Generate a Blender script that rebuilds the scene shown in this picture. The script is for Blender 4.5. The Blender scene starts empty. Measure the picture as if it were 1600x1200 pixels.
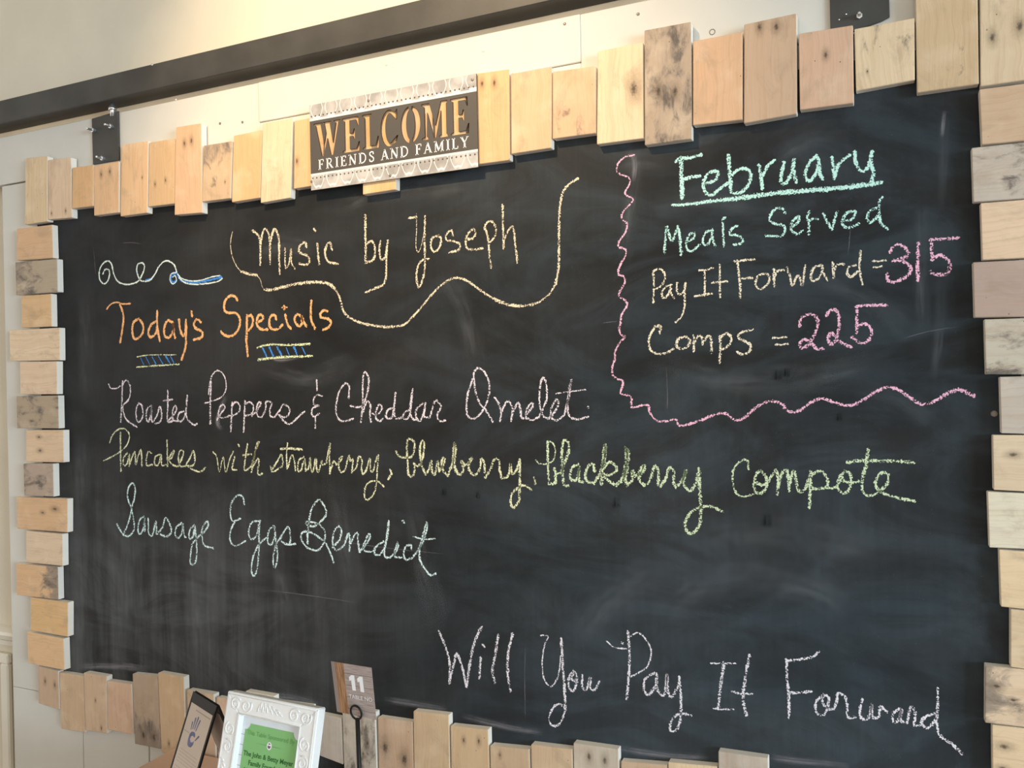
import bpy, bmesh, math, random
from mathutils import Vector, Matrix
from math import sin, cos, pi, radians, sqrt, atan2
rnd = random.Random(7)
scene = bpy.context.scene
C = scene.collection

# ------------------------------------------------------------------ camera
F = 1294.0
YAW, PITCH, ROLL = radians(24.097), radians(-0.083), radians(1.2345)
CAM = Vector((0, -1.559, 1.63))
FW = Vector((-sin(YAW) * cos(PITCH), cos(YAW) * cos(PITCH), sin(PITCH)))
_r = Vector((cos(YAW), sin(YAW), 0)); _d = FW.cross(_r)
RT = cos(ROLL) * _r + sin(ROLL) * _d
DN = -sin(ROLL) * _r + cos(ROLL) * _d
cam = bpy.data.cameras.new('camera'); camo = bpy.data.objects.new('camera', cam); C.objects.link(camo)
cam.sensor_width = 36; cam.lens = F * 36 / 1600; cam.clip_start = 0.02
up, back = -DN, -FW
camo.matrix_world = Matrix(((RT.x, up.x, back.x, CAM.x), (RT.y, up.y, back.y, CAM.y), (RT.z, up.z, back.z, CAM.z), (0, 0, 0, 1)))
scene.camera = camo

# ------------------------------------------------------------------ light and exposure
w = bpy.data.worlds.new('world'); scene.world = w; w.use_nodes = True
w.node_tree.nodes['Background'].inputs[0].default_value = (1.0, 0.95, 0.88, 1)
w.node_tree.nodes['Background'].inputs[1].default_value = 1.05
def area(name, loc, target, sx, sy, power, col, spread=180):
    l = bpy.data.lights.new(name, 'AREA'); l.shape = 'RECTANGLE'; l.size = sx; l.size_y = sy
    l.energy = power; l.color = col; l.spread = radians(spread)
    o = bpy.data.objects.new(name, l); C.objects.link(o); o.location = loc
    o.rotation_euler = (Vector(target) - Vector(loc)).to_track_quat('-Z', 'Y').to_euler()
    return o
area('window_daylight', (7.05, -3.6, 1.75), (0, -1.5, 1.6), 3.0, 2.0, 560, (0.66, 0.85, 1.0))
sp = bpy.data.lights.new('ceiling_spot', 'SPOT'); sp.energy = 150; sp.color = (1.0, 0.74, 0.46)
sp.spot_size = radians(62); sp.spot_blend = 0.9; sp.shadow_soft_size = 0.035
spo = bpy.data.objects.new('ceiling_spot', sp); C.objects.link(spo); spo.location = (-1.02, -1.35, 3.2)
spo.rotation_euler = (Vector((-1.0, 0.0, 2.32)) - spo.location).to_track_quat('-Z', 'Y').to_euler()
vs = scene.view_settings
vs.view_transform = 'Standard'; vs.look = 'None'; vs.gamma = 1.0; vs.exposure = 0.03
vs.use_curve_mapping = False

# ------------------------------------------------------------------ pixel helpers
def ray(x, y): return RT * ((x - 800) / F) + DN * ((y - 600) / F) + FW
def onY(x, y, Y=0.0):
    v = ray(x, y); return CAM + v * ((Y - CAM.y) / v.y)
def onZ(x, y, Z):
    v = ray(x, y); return CAM + v * ((Z - CAM.z) / v.z)
def onplane(x, y, P, N):
    v = ray(x, y); return CAM + v * ((P - CAM).dot(N) / v.dot(N))

# ------------------------------------------------------------------ materials
def newmat(name):
    m = bpy.data.materials.new(name); m.use_nodes = True
    nt = m.node_tree; nt.nodes.clear()
    return m, nt
class G:
    def __init__(s, nt): s.nt = nt
    def n(s, t, **k):
        x = s.nt.nodes.new(t)
        for a, b in k.items(): setattr(x, a, b)
        return x
    def val(s, sock, v):
        if hasattr(v, 'is_output') or isinstance(v, bpy.types.NodeSocket): s.nt.links.new(v, sock)
        else: sock.default_value = v
    def math(s, op, a, b=0.0, c=0.0, clamp=False):
        x = s.n('ShaderNodeMath', operation=op, use_clamp=clamp)
        for i, v in enumerate((a, b, c)): s.val(x.inputs[i], v)
        return x.outputs[0]
    def vmath(s, op, a, b):
        x = s.n('ShaderNodeVectorMath', operation=op); s.val(x.inputs[0], a); s.val(x.inputs[1], b); return x.outputs[0]
    def noise(s, vec, scale, detail=2.0, rough=0.5, dist=0.0):
        x = s.n('ShaderNodeTexNoise'); s.val(x.inputs['Vector'], vec); x.inputs['Scale'].default_value = scale
        x.inputs['Detail'].default_value = detail; x.inputs['Roughness'].default_value = rough; x.inputs['Distortion'].default_value = dist
        return x.outputs[0]
    def scale(s, vec, sc, loc=(0, 0, 0)):
        x = s.n('ShaderNodeMapping'); s.val(x.inputs['Vector'], vec); x.inputs['Scale'].default_value = sc; x.inputs['Location'].default_value = loc
        return x.outputs[0]
    def step(s, v, a, b):
        x = s.n('ShaderNodeMapRange', interpolation_type='SMOOTHSTEP'); s.val(x.inputs['Value'], v)
        x.inputs['From Min'].default_value = a; x.inputs['From Max'].default_value = b
        return x.outputs[0]
    def mix(s, f, a, b, mode='MIX'):
        x = s.n('ShaderNodeMix', data_type='RGBA', blend_type=mode); s.val(x.inputs['Factor'], f)
        s.val(x.inputs['A'], a if not isinstance(a, tuple) else (*a[:3], 1)); s.val(x.inputs['B'], b if not isinstance(b, tuple) else (*b[:3], 1))
        return x.outputs['Result']
    def sep(s, vec):
        x = s.n('ShaderNodeSeparateXYZ'); s.val(x.inputs[0], vec); return x.outputs
    def comb(s, a, b, c=0.0):
        x = s.n('ShaderNodeCombineXYZ')
        for i, v in enumerate((a, b, c)): s.val(x.inputs[i], v)
        return x.outputs[0]
    def bump(s, h, strength=0.2, dist=0.002):
        x = s.n('ShaderNodeBump'); s.val(x.inputs['Height'], h); x.inputs['Strength'].default_value = strength; x.inputs['Distance'].default_value = dist
        return x.outputs[0]
    def bsdf(s, col, rough=0.6, spec=0.3, normal=None, metal=0.0, alpha=None):
        b = s.n('ShaderNodeBsdfPrincipled'); s.val(b.inputs['Base Color'], col if not isinstance(col, tuple) else (*col[:3], 1))
        s.val(b.inputs['Roughness'], rough); b.inputs['Specular IOR Level'].default_value = spec; b.inputs['Metallic'].default_value = metal
        if normal is not None: s.val(b.inputs['Normal'], normal)
        if alpha is not None: s.val(b.inputs['Alpha'], alpha)
        o = s.n('ShaderNodeOutputMaterial'); s.nt.links.new(b.outputs[0], o.inputs[0])
        return b
    def obj(s): return s.n('ShaderNodeTexCoord').outputs['Object']
    def attr(s, name, typ='OBJECT'):
        return s.n('ShaderNodeAttribute', attribute_type=typ, attribute_name=name).outputs

def paint(name, col, rough=0.55, spec=0.3, var=0.06, sc=6.0, bump=0.05, metal=0.0):
    m, nt = newmat(name); g = G(nt); o = g.obj()
    f = g.noise(o, sc, 3.0)
    dark = tuple(c * (1 - var) for c in col); lite = tuple(min(1, c * (1 + var)) for c in col)
    c = g.mix(g.step(f, 0.3, 0.7), dark, lite)
    g.bsdf(c, rough, spec, g.bump(g.noise(o, 180, 2), bump, 0.001), metal)
    return m

def wood(name, horiz):
    m, nt = newmat(name); g = G(nt)
    o = g.obj(); x, y, z = g.sep(o)
    a, b = (z, x) if horiz else (x, z)
    oi = g.n('ShaderNodeObjectInfo').outputs['Random']
    off = g.math('MULTIPLY', oi, 37.0)
    v = g.comb(g.math('ADD', a, off), g.math('ADD', b, off), g.math('ADD', y, off))
    st = g.attr('stain'); sx, sy, sz = g.sep(st['Vector'])
    tone = g.attr('tone')['Color']
    k1 = g.sep(g.attr('knot_a')['Vector']); k2 = g.sep(g.attr('knot_b')['Vector'])
    # long fine grain and broad growth bands
    warp = g.math('MULTIPLY', g.math('SUBTRACT', g.noise(v, 14, 2), 0.5), 0.02)
    aw = g.math('ADD', a, warp)
    vg = g.comb(g.math('MULTIPLY', g.math('ADD', aw, off), 230.0), g.math('MULTIPLY', g.math('ADD', b, off), 7.0), g.math('MULTIPLY', y, 90.0))
    grain = g.noise(vg, 1.0, 3.0, 0.6)
    vb = g.comb(g.math('MULTIPLY', g.math('ADD', aw, off), 55.0), g.math('MULTIPLY', g.math('ADD', b, off), 2.5), 0.0)
    band = g.noise(vb, 1.0, 2.0)
    col = g.mix(g.math('MULTIPLY', g.step(grain, 0.45, 0.75), 0.26), tone, (0.42, 0.27, 0.14), 'MIX')
    col = g.mix(g.math('MULTIPLY', g.step(band, 0.40, 0.75), 0.20), col, (0.52, 0.33, 0.18))
    blot = g.noise(v, 16, 3.0)
    col = g.mix(g.math('MULTIPLY', g.step(blot, 0.5, 0.75), 0.22), col, (0.95, 0.80, 0.60))
    weather = g.noise(g.comb(g.math('ADD', a, off), g.math('MULTIPLY', g.math('ADD', b, off), 0.6), off), 21, 5.0, 0.65, 0.6)
    col = g.mix(g.math('MULTIPLY', g.step(weather, 0.50, 0.72), 0.38), col, (0.36, 0.26, 0.18))
    # grey weather stain, patchy, stronger towards the end the stain property names
    sn = g.noise(g.comb(g.math('MULTIPLY', a, 1.0), g.math('MULTIPLY', g.math('ADD', b, off), 0.5), off), 34, 5.0, 0.65, 0.4)
    lean = g.math('MULTIPLY', g.math('MULTIPLY', b, sy), 1.0)
    sm = g.step(g.math('ADD', g.math('ADD', sn, g.math('MULTIPLY', g.math('SUBTRACT', sx, 1.0), 0.30)), lean), 0.42, 0.62)
    sm = g.math('MULTIPLY', sm, g.math('MULTIPLY', g.step(sx, 0.0, 0.2), 0.85))
    col = g.mix(sm, col, g.mix(g.step(sn, 0.5, 0.72), (0.30, 0.24, 0.19), (0.085, 0.075, 0.07)))
    for k in (k1, k2):
        da = g.math('DIVIDE', g.math('SUBTRACT', a, k[0]), k[2]); db = g.math('DIVIDE', g.math('SUBTRACT', b, k[1]), g.math('MULTIPLY', k[2], 1.9))
        d2 = g.math('SQRT', g.math('ADD', g.math('MULTIPLY', da, da), g.math('MULTIPLY', db, db)))
        dn = g.math('ADD', d2, g.math('MULTIPLY', g.math('SUBTRACT', g.noise(v, 260, 2), 0.5), 0.9))
        halo = g.math('MULTIPLY', g.math('SUBTRACT', 1.0, g.step(dn, 0.2, 2.8)), 0.50)
        core = g.math('MULTIPLY', g.math('SUBTRACT', 1.0, g.step(dn, 0.1, 0.95)), 0.75)
        on = g.step(k[2], 0.0005, 0.001)
        col = g.mix(g.math('MULTIPLY', halo, on), col, (0.20, 0.135, 0.085))
        col = g.mix(g.math('MULTIPLY', core, on), col, (0.035, 0.025, 0.02))
    # tiny nail pricks
    vo = g.n('ShaderNodeTexVoronoi', feature='F1'); g.val(vo.inputs['Vector'], v); vo.inputs['Scale'].default_value = 34
    pr = g.math('SUBTRACT', 1.0, g.step(vo.outputs['Distance'], 0.02, 0.05))
    col = g.mix(g.math('MULTIPLY', pr, 0.8), col, (0.06, 0.04, 0.03))
    # sawn sides and ends: window light painted in as a paler colour
    nx, ny, nz = g.sep(g.n('ShaderNodeNewGeometry').outputs['Normal'])
    face = g.step(g.math('ABSOLUTE', ny), 0.4, 0.7)
    col = g.mix(face, g.mix(0.8, col, (0.86, 0.82, 0.75)), col)
    h = g.math('ADD', grain, g.math('MULTIPLY', sn, 0.3))
    g.bsdf(col, 0.72, 0.2, g.bump(h, 0.35, 0.0012))
    return m

CH = {'cream': (0.90, 0.77, 0.56), 'orange': (0.95, 0.50, 0.22), 'mint': (0.62, 0.95, 0.86), 'pink': (0.98, 0.56, 0.72),
      'lilac': (0.86, 0.78, 0.84), 'yellow': (0.84, 0.84, 0.56), 'green': (0.74, 0.86, 0.58), 'aqua': (0.74, 0.92, 0.92), 'white': (0.90, 0.86, 0.92),
      'bone': (0.95, 0.85, 0.66), 'blue': (0.07, 0.27, 0.72), 'lime': (0.86, 0.92, 0.56), 'pale': (0.80, 0.90, 0.82)}
def chalk(name, col, cover=0.0, soft=False, amax=1.0):
    m, nt = newmat(name); g = G(nt)
    uv = g.sep(g.n('ShaderNodeUVMap', uv_map='UVMap').outputs[0])
    o = g.obj()
    e = g.math('ABSOLUTE', uv[1])
    if soft:
        nn = g.noise(g.comb(g.math('MULTIPLY', uv[0], 9.0), g.math('MULTIPLY', uv[1], 2.6), uv[2]), 1.0, 4.0, 0.6)
        n2 = g.noise(o, 12, 3.0)
        ends = g.n('ShaderNodeVertexColor', layer_name='fade').outputs[0]
        a = g.math('MULTIPLY', g.math('MULTIPLY', g.math('SUBTRACT', 1.0, g.step(e, 0.15, 1.0)), g.step(nn, 0.25, 0.8)), g.step(n2, 0.25, 0.65))
        a = g.math('MULTIPLY', g.math('MULTIPLY', a, ends), amax)
    else:
        n1 = g.noise(o, 320, 2.0, 0.7)
        n2 = g.noise(o, 60, 2.0)
        p = g.math('ADD', n1, g.math('MULTIPLY', g.math('SUBTRACT', n2, 0.5), 0.35))
        p = g.math('ADD', p, cover)
        p = g.math('SUBTRACT', p, g.math('MULTIPLY', g.math('POWER', e, 2.5), 0.30))
        a = g.math('MULTIPLY', g.step(p, 0.42, 0.50), 0.95)
    b = g.bsdf(col, 0.95, 0.05, None, 0, a)
    return m
MAT = {}
MAT['wood_v'] = wood('pallet_wood_upright', False); MAT['wood_h'] = wood('pallet_wood_level', True)
for k, c in CH.items(): MAT['ch_' + k] = chalk('chalk_' + k, c, 0.07 if k in ('orange', 'pale', 'blue') else 0.005)
MAT['ch_bold'] = chalk('chalk_mint_heavy', CH['mint'], 0.05)
MAT['smear'] = chalk('chalk_dust_smear', (0.62, 0.66, 0.70), soft=True, amax=0.085)
MAT['smear2'] = chalk('chalk_dust_smudge', (0.70, 0.66, 0.72), soft=True, amax=0.42)
MAT['damp'] = chalk('dark_wiped_spot', (0.012, 0.014, 0.016), soft=True, amax=0.9)
MAT['wall'] = paint('cream_wall_paint', (0.70, 0.64, 0.52), 0.7, 0.2, 0.03)
MAT['trim'] = paint('cream_trim_paint', (0.80, 0.75, 0.64), 0.4, 0.4, 0.03)
MAT['panel'] = paint('white_panel_paint', (0.66, 0.635, 0.575), 0.6, 0.25, 0.04, 4.0)
MAT['rail'] = paint('dark_steel', (0.052, 0.050, 0.046), 0.5, 0.4, 0.22, 9.0, 0.1)
MAT['header'] = paint('tan_header_board', (0.86, 0.66, 0.44), 0.7, 0.2, 0.08, 7.0)
MAT['zinc'] = paint('zinc_bolt', (0.75, 0.76, 0.78), 0.25, 0.5, 0.05, 30, 0.05, 0.9)
MAT['floor'] = paint('brown_floor', (0.20, 0.13, 0.085), 0.5, 0.4, 0.15)
MAT['black'] = paint('black_plastic', (0.010, 0.009, 0.008), 0.45, 0.22, 0.15, 40)
MAT['paper'] = paint('ivory_paper', (0.62, 0.53, 0.46), 0.7, 0.2, 0.03, 20)
MAT['print_blue'] = paint('printed_slate_blue', (0.16, 0.17, 0.30), 0.7, 0.2, 0.15, 60)
MAT['print_grey'] = paint('printed_grey', (0.36, 0.30, 0.27), 0.7, 0.2, 0.1, 60)
MAT['print_pale'] = paint('printed_pale_grey', (0.47, 0.40, 0.35), 0.7, 0.2, 0.1, 60)
MAT['wframe'] = paint('white_frame_lacquer', (0.86, 0.86, 0.85), 0.35, 0.5, 0.02)
MAT['mat_white'] = paint('white_lined_paper', (0.74, 0.79, 0.84), 0.7, 0.2, 0.04, 30)
MAT['green'] = paint('green_card', (0.24, 0.52, 0.20), 0.65, 0.25, 0.03, 12)
MAT['dgreen'] = paint('dark_green_print', (0.045, 0.16, 0.045), 0.7, 0.2, 0.03)
MAT['mgreen'] = paint('mid_green_print', (0.16, 0.39, 0.13), 0.7, 0.2, 0.03)
MAT['white'] = paint('white_print', (0.86, 0.86, 0.86), 0.6, 0.2, 0.02)
MAT['grey'] = paint('grey_print', (0.15, 0.14, 0.16), 0.6, 0.2, 0.02)
MAT['tabletop'] = paint('tan_tabletop', (0.66, 0.44, 0.32), 0.45, 0.35, 0.04, 5)
MAT['screw'] = paint('dull_screw', (0.22, 0.19, 0.16), 0.45, 0.5, 0.1, 60, 0.1, 0.5)

def board_mat():
    m, nt = newmat('black_chalkboard_paint'); g = G(nt); o = g.obj(); x, y, z = g.sep(o)
    broad = g.noise(g.scale(o, (1.3, 1, 1.9)), 1.6, 4.0, 0.6, 0.6)
    vert = g.noise(g.scale(o, (9, 1, 0.9), (3, 0, 1)), 1.5, 4.0, 0.6, 0.25)
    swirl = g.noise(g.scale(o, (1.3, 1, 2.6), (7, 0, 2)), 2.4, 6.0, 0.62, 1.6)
    fine = g.noise(g.scale(o, (90, 1, 7)), 1.0, 2.0)
    left = g.step(x, 0.35, -0.55)            # dust rubbed in upright strokes over the lower left
    low = g.step(z, 0.35, -0.20)
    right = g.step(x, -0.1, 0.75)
    d1 = g.math('MULTIPLY', g.math('MULTIPLY', g.math('ADD', g.math('MULTIPLY', g.step(vert, 0.30, 0.72), 0.65), g.math('MULTIPLY', g.step(swirl, 0.35, 0.65), 0.4)), g.math('MULTIPLY', left, low)), 0.070)
    d2 = g.math('MULTIPLY', g.step(broad, 0.34, 0.72), 0.016)
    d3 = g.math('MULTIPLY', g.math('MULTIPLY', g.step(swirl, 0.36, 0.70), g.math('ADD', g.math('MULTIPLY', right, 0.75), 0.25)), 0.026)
    tooth = g.math('ADD', 0.65, g.math('MULTIPLY', fine, 0.7))
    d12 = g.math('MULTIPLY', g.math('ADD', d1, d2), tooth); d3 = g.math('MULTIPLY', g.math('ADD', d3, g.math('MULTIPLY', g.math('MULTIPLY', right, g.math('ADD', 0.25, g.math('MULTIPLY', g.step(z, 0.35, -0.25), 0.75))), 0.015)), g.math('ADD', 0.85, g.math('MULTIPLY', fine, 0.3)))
    vo = g.noise(o, 420, 1.0)
    d12 = g.math('ADD', g.math('ADD', d12, g.math('MULTIPLY', g.step(vo, 0.77, 0.80), 0.04)), 0.012)
    # swirled dust; its blue tint and lower-right lift are daylight painted in
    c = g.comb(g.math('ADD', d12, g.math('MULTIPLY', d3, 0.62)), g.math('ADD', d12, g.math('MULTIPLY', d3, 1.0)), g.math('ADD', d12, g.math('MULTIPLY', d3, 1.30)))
    g.bsdf(c, 0.6, 0.16, g.bump(g.noise(o, 300, 2), 0.08, 0.0006))
    return m
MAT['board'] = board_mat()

# ------------------------------------------------------------------ building helpers
WL = {}                                       # world location of every object made here
def link(o, name, loc, parent=None, label=None, cat=None, group=None, kind=None):
    C.objects.link(o); loc = Vector(loc); WL[o.name] = loc
    if parent is not None:
        o.parent = parent; o.location = loc - WL[parent.name]
    else: o.location = loc
    if label: o['label'] = label
    if cat: o['category'] = cat
    if group: o['group'] = group
    if kind: o['kind'] = kind
    return o
def empty(name, loc, label, cat, group=None):
    o = bpy.data.objects.new(name, None); o.empty_display_size = 0.05
    return link(o, name, loc, None, label, cat, group)
def mesh(name, verts, faces, mat, parent=None, origin=None, smooth=False, bevel=0.0, **k):
    vs_ = [Vector(v) for v in verts]
    if origin is None:
        origin = Vector((0, 0, 0))
        for v in vs_: origin += v
        origin /= len(vs_)
    origin = Vector(origin)
    me = bpy.data.meshes.new(name); me.from_pydata([v - origin for v in vs_], [], faces); me.update()
    bm = bmesh.new(); bm.from_mesh(me)
    if bevel > 0:
        bmesh.ops.recalc_face_normals(bm, faces=bm.faces)
        bmesh.ops.bevel(bm, geom=list(bm.edges), offset=bevel, segments=1, affect='EDGES', clamp_overlap=True)
    bmesh.ops.recalc_face_normals(bm, faces=bm.faces)
    bm.to_mesh(me); bm.free()
    if smooth:
        for p in me.polygons: p.use_smooth = True
    me.materials.append(MAT[mat])
    return link(bpy.data.objects.new(name, me), name, origin, parent, **k)
def prism(name, quad, depth, mat, parent=None, bevel=0.0, **k):
    """front polygon (world points) pushed back by the vector depth"""
    q = [Vector(p) for p in quad]; dv = Vector(depth); n = len(q)
    v = q + [p + dv for p in q]
    f = [tuple(range(n)), tuple(range(2 * n - 1, n - 1, -1))] + [(i, (i + 1) % n, n + (i + 1) % n, n + i) for i in range(n)]
    return mesh(name, v, f, mat, parent, bevel=bevel, **k)
def box(name, lo, hi, mat, parent=None, bevel=0.0, **k):
    a, b = Vector(lo), Vector(hi)
    return prism(name, [(a.x, a.y, a.z), (b.x, a.y, a.z), (b.x, a.y, b.z), (a.x, a.y, b.z)], (0, b.y - a.y, 0), mat, parent, bevel, **k)
def tube(name, pts, r, mat, parent=None, seg=8, closed=False, **k):
    P = [Vector(p) for p in pts]; n = len(P); V = []; Fs = []
    R_ = r if isinstance(r, (list, tuple)) else [r] * n
    prev = None
    for i in range(n):
        t = (P[(i + 1) % n] - P[i - 1]) if closed else (P[min(i + 1, n - 1)] - P[max(i - 1, 0)])
        t.normalize()
        if prev is None:
            a = Vector((0, 0, 1)) if abs(t.z) < 0.9 else Vector((1, 0, 0)); u = t.cross(a).normalized()
        else: u = (prev - t * prev.dot(t)).normalized()
        prev = u; w_ = t.cross(u)
        for j in range(seg):
            an = 2 * pi * j / seg; V.append(P[i] + (u * cos(an) + w_ * sin(an)) * R_[i])
    m_ = n if closed else n - 1
    for i in range(m_):
        for j in range(seg):
            a, b = i * seg, ((i + 1) % n) * seg
            Fs.append((a + j, a + (j + 1) % seg, b + (j + 1) % seg, b + j))
    if not closed:
        Fs.append(tuple(range(seg - 1, -1, -1))); Fs.append(tuple(range((n - 1) * seg, n * seg)))
    return mesh(name, V, Fs, mat, parent, smooth=True, **k)
def bolt(loc, r, length, parent, name='bolt'):
    """hex nut on the plate with the threaded end sticking out"""
    x, y, z = loc; V = []; Fs = []
    prof = [(r, 0), (r, -length * 0.32), (r * 0.55, -length * 0.34), (r * 0.55, -length), (r * 0.4, -length * 1.05)]
    for rr, dy in prof:
        for j in range(6 if rr == r else 6):
            a = pi / 6 + j * pi / 3; V.append((x + rr * cos(a), y + dy, z + rr * sin(a)))
    for i in range(len(prof) - 1):
        for j in range(6): Fs.append((i * 6 + j, i * 6 + (j + 1) % 6, (i + 1) * 6 + (j + 1) % 6, (i + 1) * 6 + j))
    Fs.append(tuple(range(5, -1, -1))); Fs.append(tuple(range((len(prof) - 1) * 6, len(prof) * 6)))
    return mesh(name, V, Fs, 'zinc', parent)
def screw(loc, r, parent, mat='screw', name='screw'):
    x, y, z = loc; V = []; Fs = []; n = 10
    for rr, dy in ((r, 0), (r * 0.85, -0.0012), (r * 0.4, -0.0016)):
        for j in range(n): V.append((x + rr * cos(2 * pi * j / n), y + dy, z + rr * sin(2 * pi * j / n)))
    for i in range(2):
        for j in range(n): Fs.append((i * n + j, i * n + (j + 1) % n, (i + 1) * n + (j + 1) % n, (i + 1) * n + j))
    Fs.append(tuple(range(2 * n, 3 * n))); Fs.append(tuple(range(n - 1, -1, -1)))
    return mesh(name, V, Fs, mat, parent)

# ------------------------------------------------------------------ the room
WALL_Y = 0.060; CEIL = 3.35
XE = 7.2
box('wall_back', (-5.0, WALL_Y, 0), (XE, WALL_Y + 0.12, CEIL), 'wall', kind='structure')
box('floor', (-5.0, -5.6, -0.1), (XE + 0.12, WALL_Y + 0.12, 0), 'floor', kind='structure')
box('ceiling', (-5.0, -5.6, CEIL), (XE + 0.12, WALL_Y + 0.12, CEIL + 0.1), 'trim', kind='structure')
wr = bpy.data.objects.new('wall_right', None); link(wr, 'wall_right', (XE, -2.5, 0), kind='structure')
for lo, hi in (((XE, -5.6, 0), (XE + 0.12, WALL_Y, 0.7)), ((XE, -5.6, 2.8), (XE + 0.12, WALL_Y, CEIL)), ((XE, -5.6, 0.7), (XE + 0.12, -5.15, 2.8)), ((XE, -2.05, 0.7), (XE + 0.12, WALL_Y, 2.8))):
    box('wall_section', lo, hi, 'wall', wr)
wn = bpy.data.objects.new('window_1', None); link(wn, 'window_1', (XE, -3.6, 0.7), kind='structure')
for lo, hi in (((XE - .02, -5.15, 0.7), (XE + .06, -2.05, 0.75)), ((XE - .02, -5.15, 2.75), (XE + .06, -2.05, 2.8)), ((XE - .02, -5.15, 0.75), (XE + .06, -5.1, 2.75)), ((XE - .02, -2.1, 0.75), (XE + .06, -2.05, 2.75)), ((XE, -3.62, 0.75), (XE + .04, -3.58, 2.75))):
    box('window_frame', lo, hi, 'trim', wn)
# chair rail and wainscot mouldings left of the sliding panel
def profile_x(name, prof, x0, x1, mat, parent=None, **k):
    n = len(prof)
    V = [(x0, y, z) for y, z in prof] + [(x1, y, z) for y, z in prof]
    Fs = [tuple(range(n)), tuple(range(2 * n - 1, n - 1, -1))] + [(i, (i + 1) % n, n + (i + 1) % n, n + i) for i in range(n)]
    return mesh(name, V, Fs, mat, parent, **k)
zc = onY(8, 977, WALL_Y).z
profile_x('trim_1', [(WALL_Y, zc + 0.004), (WALL_Y - 0.014, zc), (WALL_Y - 0.03, zc - 0.008), (WALL_Y - 0.034, zc - 0.016), (WALL_Y - 0.028, zc - 0.030), (WALL_Y - 0.016, zc - 0.038), (WALL_Y - 0.014, zc - 0.052), (WALL_Y, zc - 0.056)], -5.0, XE, 'trim', kind='structure')
t2 = bpy.data.objects.new('trim_2', None); link(t2, 'trim_2', (-2.5, WALL_Y, 0.2), kind='structure')
zt, zb = onY(12, 1019, WALL_Y).z, 0.22
xr = onY(17, 1100, WALL_Y).x; xl = xr - 0.62
def moulding(lo, hi): box('moulding', lo, hi, 'trim', t2, 0.004)
moulding((xl, WALL_Y - 0.016, zt - 0.03), (xr + 0.012, WALL_Y, zt)); moulding((xl, WALL_Y - 0.016, zb), (xr + 0.012, WALL_Y, zb + 0.03))
moulding((xr - 0.022, WALL_Y - 0.0165, zb + 0.03), (xr + 0.012, WALL_Y, zt - 0.03)); moulding((xl, WALL_Y - 0.0165, zb + 0.03), (xl + 0.034, WALL_Y, zt - 0.03))
box('baseboard_back', (-5.0, WALL_Y - 0.015, 0), (XE, WALL_Y, 0.12), 'trim', kind='structure', bevel=0.003)

# ------------------------------------------------------------------ the rail above
rz1 = onY(300, 85, -0.03).z; rz0 = onY(400, 104, -0.03).z
rail = empty('hanging_rail', (-0.6, 0, rz0), 'long dark steel rail running along the wall above the pallet-framed chalkboard', 'rail')
box('rail_beam', (-4.2, -0.030, rz0), (2.6, 0.030, rz1), 'rail', rail, 0.002)
box('header_board', (-4.2, 0.030, rz0 - 0.075), (2.6, WALL_Y - 0.0005, rz1 + 0.0), 'header', rail, 0.001)
p = onY(238, 101, -0.03); screw((p.x, -0.030, p.z), 0.003, rail, 'zinc')

# ------------------------------------------------------------------ the sliding chalkboard
PF = 0.003                                    # front of the white planks; the black board's face is y = 0
SF = -0.019                                   # front of the pallet slats
panel_top = onY(400, 130, PF).z
board = empty('chalkboard', (-0.95, 0.02, 0.5), 'big black menu chalkboard edged with uneven pallet slats on a white hanging panel', 'chalkboard')
pxl = onY(12, 700, PF).x; pxr = 0.62
x405 = onY(405, 165, PF).x; x907 = onY(907, 60, PF).x
zs = onY(20, 286, PF).z; zl = onY(40, 1077, PF).z
def plank(x0, x1, z0, z1, y0=PF): box('plank', (x0, y0, z0), (x1, 0.026, z1), 'panel', board, 0.0015)
plank(pxl - 0.12, x405, zs, panel_top)
plank(x405, x907, onY(700, 136, PF).z, panel_top, 0.0006)
plank(x405, x907, zs, onY(700, 136, PF).z - 0.001)
plank(x907, pxr, zs, panel_top)
x130 = onY(130, 1170, PF).x; x233 = onY(233, 1180, PF).x
plank(pxl, x130, zl + 0.001, zs - 0.004); plank(x130 + 0.0015, x233, zl + 0.001, zs - 0.002)
plank(x233, -0.6, zl + 0.001, zs - 0.002); plank(-0.6, pxr, zl + 0.001, zs - 0.002)
plank(pxl, x130 - 0.001, 0.34, zl); plank(x130 + 0.001, x233 - 0.0015, 0.34, zl); plank(x233 + 0.0015, -1.1, 0.34, zl); plank(-1.1 + 0.002, pxr, 0.34, zl)
for q in ((344, 193), (379, 191), (605, 101), (756, 80), (883, 38), (997, 22), (275, 156)):
    s_ = onY(q[0], q[1], PF); yy = 0.0006 if x405 < s_.x < x907 else PF
    screw((s_.x, yy, s_.z), 0.0032, board, 'panel' if q[0] in (605, 756, 275) else 'screw')
ring = onY(1113, 50, PF); tube('hole_rim', [(ring.x + 0.005 * cos(a * pi / 6), PF, ring.z + 0.005 * sin(a * pi / 6)) for a in range(12)], 0.0008, 'screw', board, 6, True)

bpoly = [onY(62, 308, 0), None, None, onY(1595, 1350, 0), onY(520, 1206, 0), onY(250, 1140, 0), onY(62, 1092, 0)]
ztop = onY(150, 290, 0).z; xL = onY(64, 600, 0).x; xR = onY(1596, 600, 0).x
bp = [(xL, ztop), (xR, ztop), (xR, onY(1500, 1330, 0).z), (onY(520, 1206, 0).x, onY(520, 1206, 0).z), (onY(250, 1140, 0).x, onY(250, 1140, 0).z), (xL, onY(62, 1092, 0).z)]
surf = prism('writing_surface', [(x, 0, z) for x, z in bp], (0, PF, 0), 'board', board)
BO = WL[surf.name]

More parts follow.
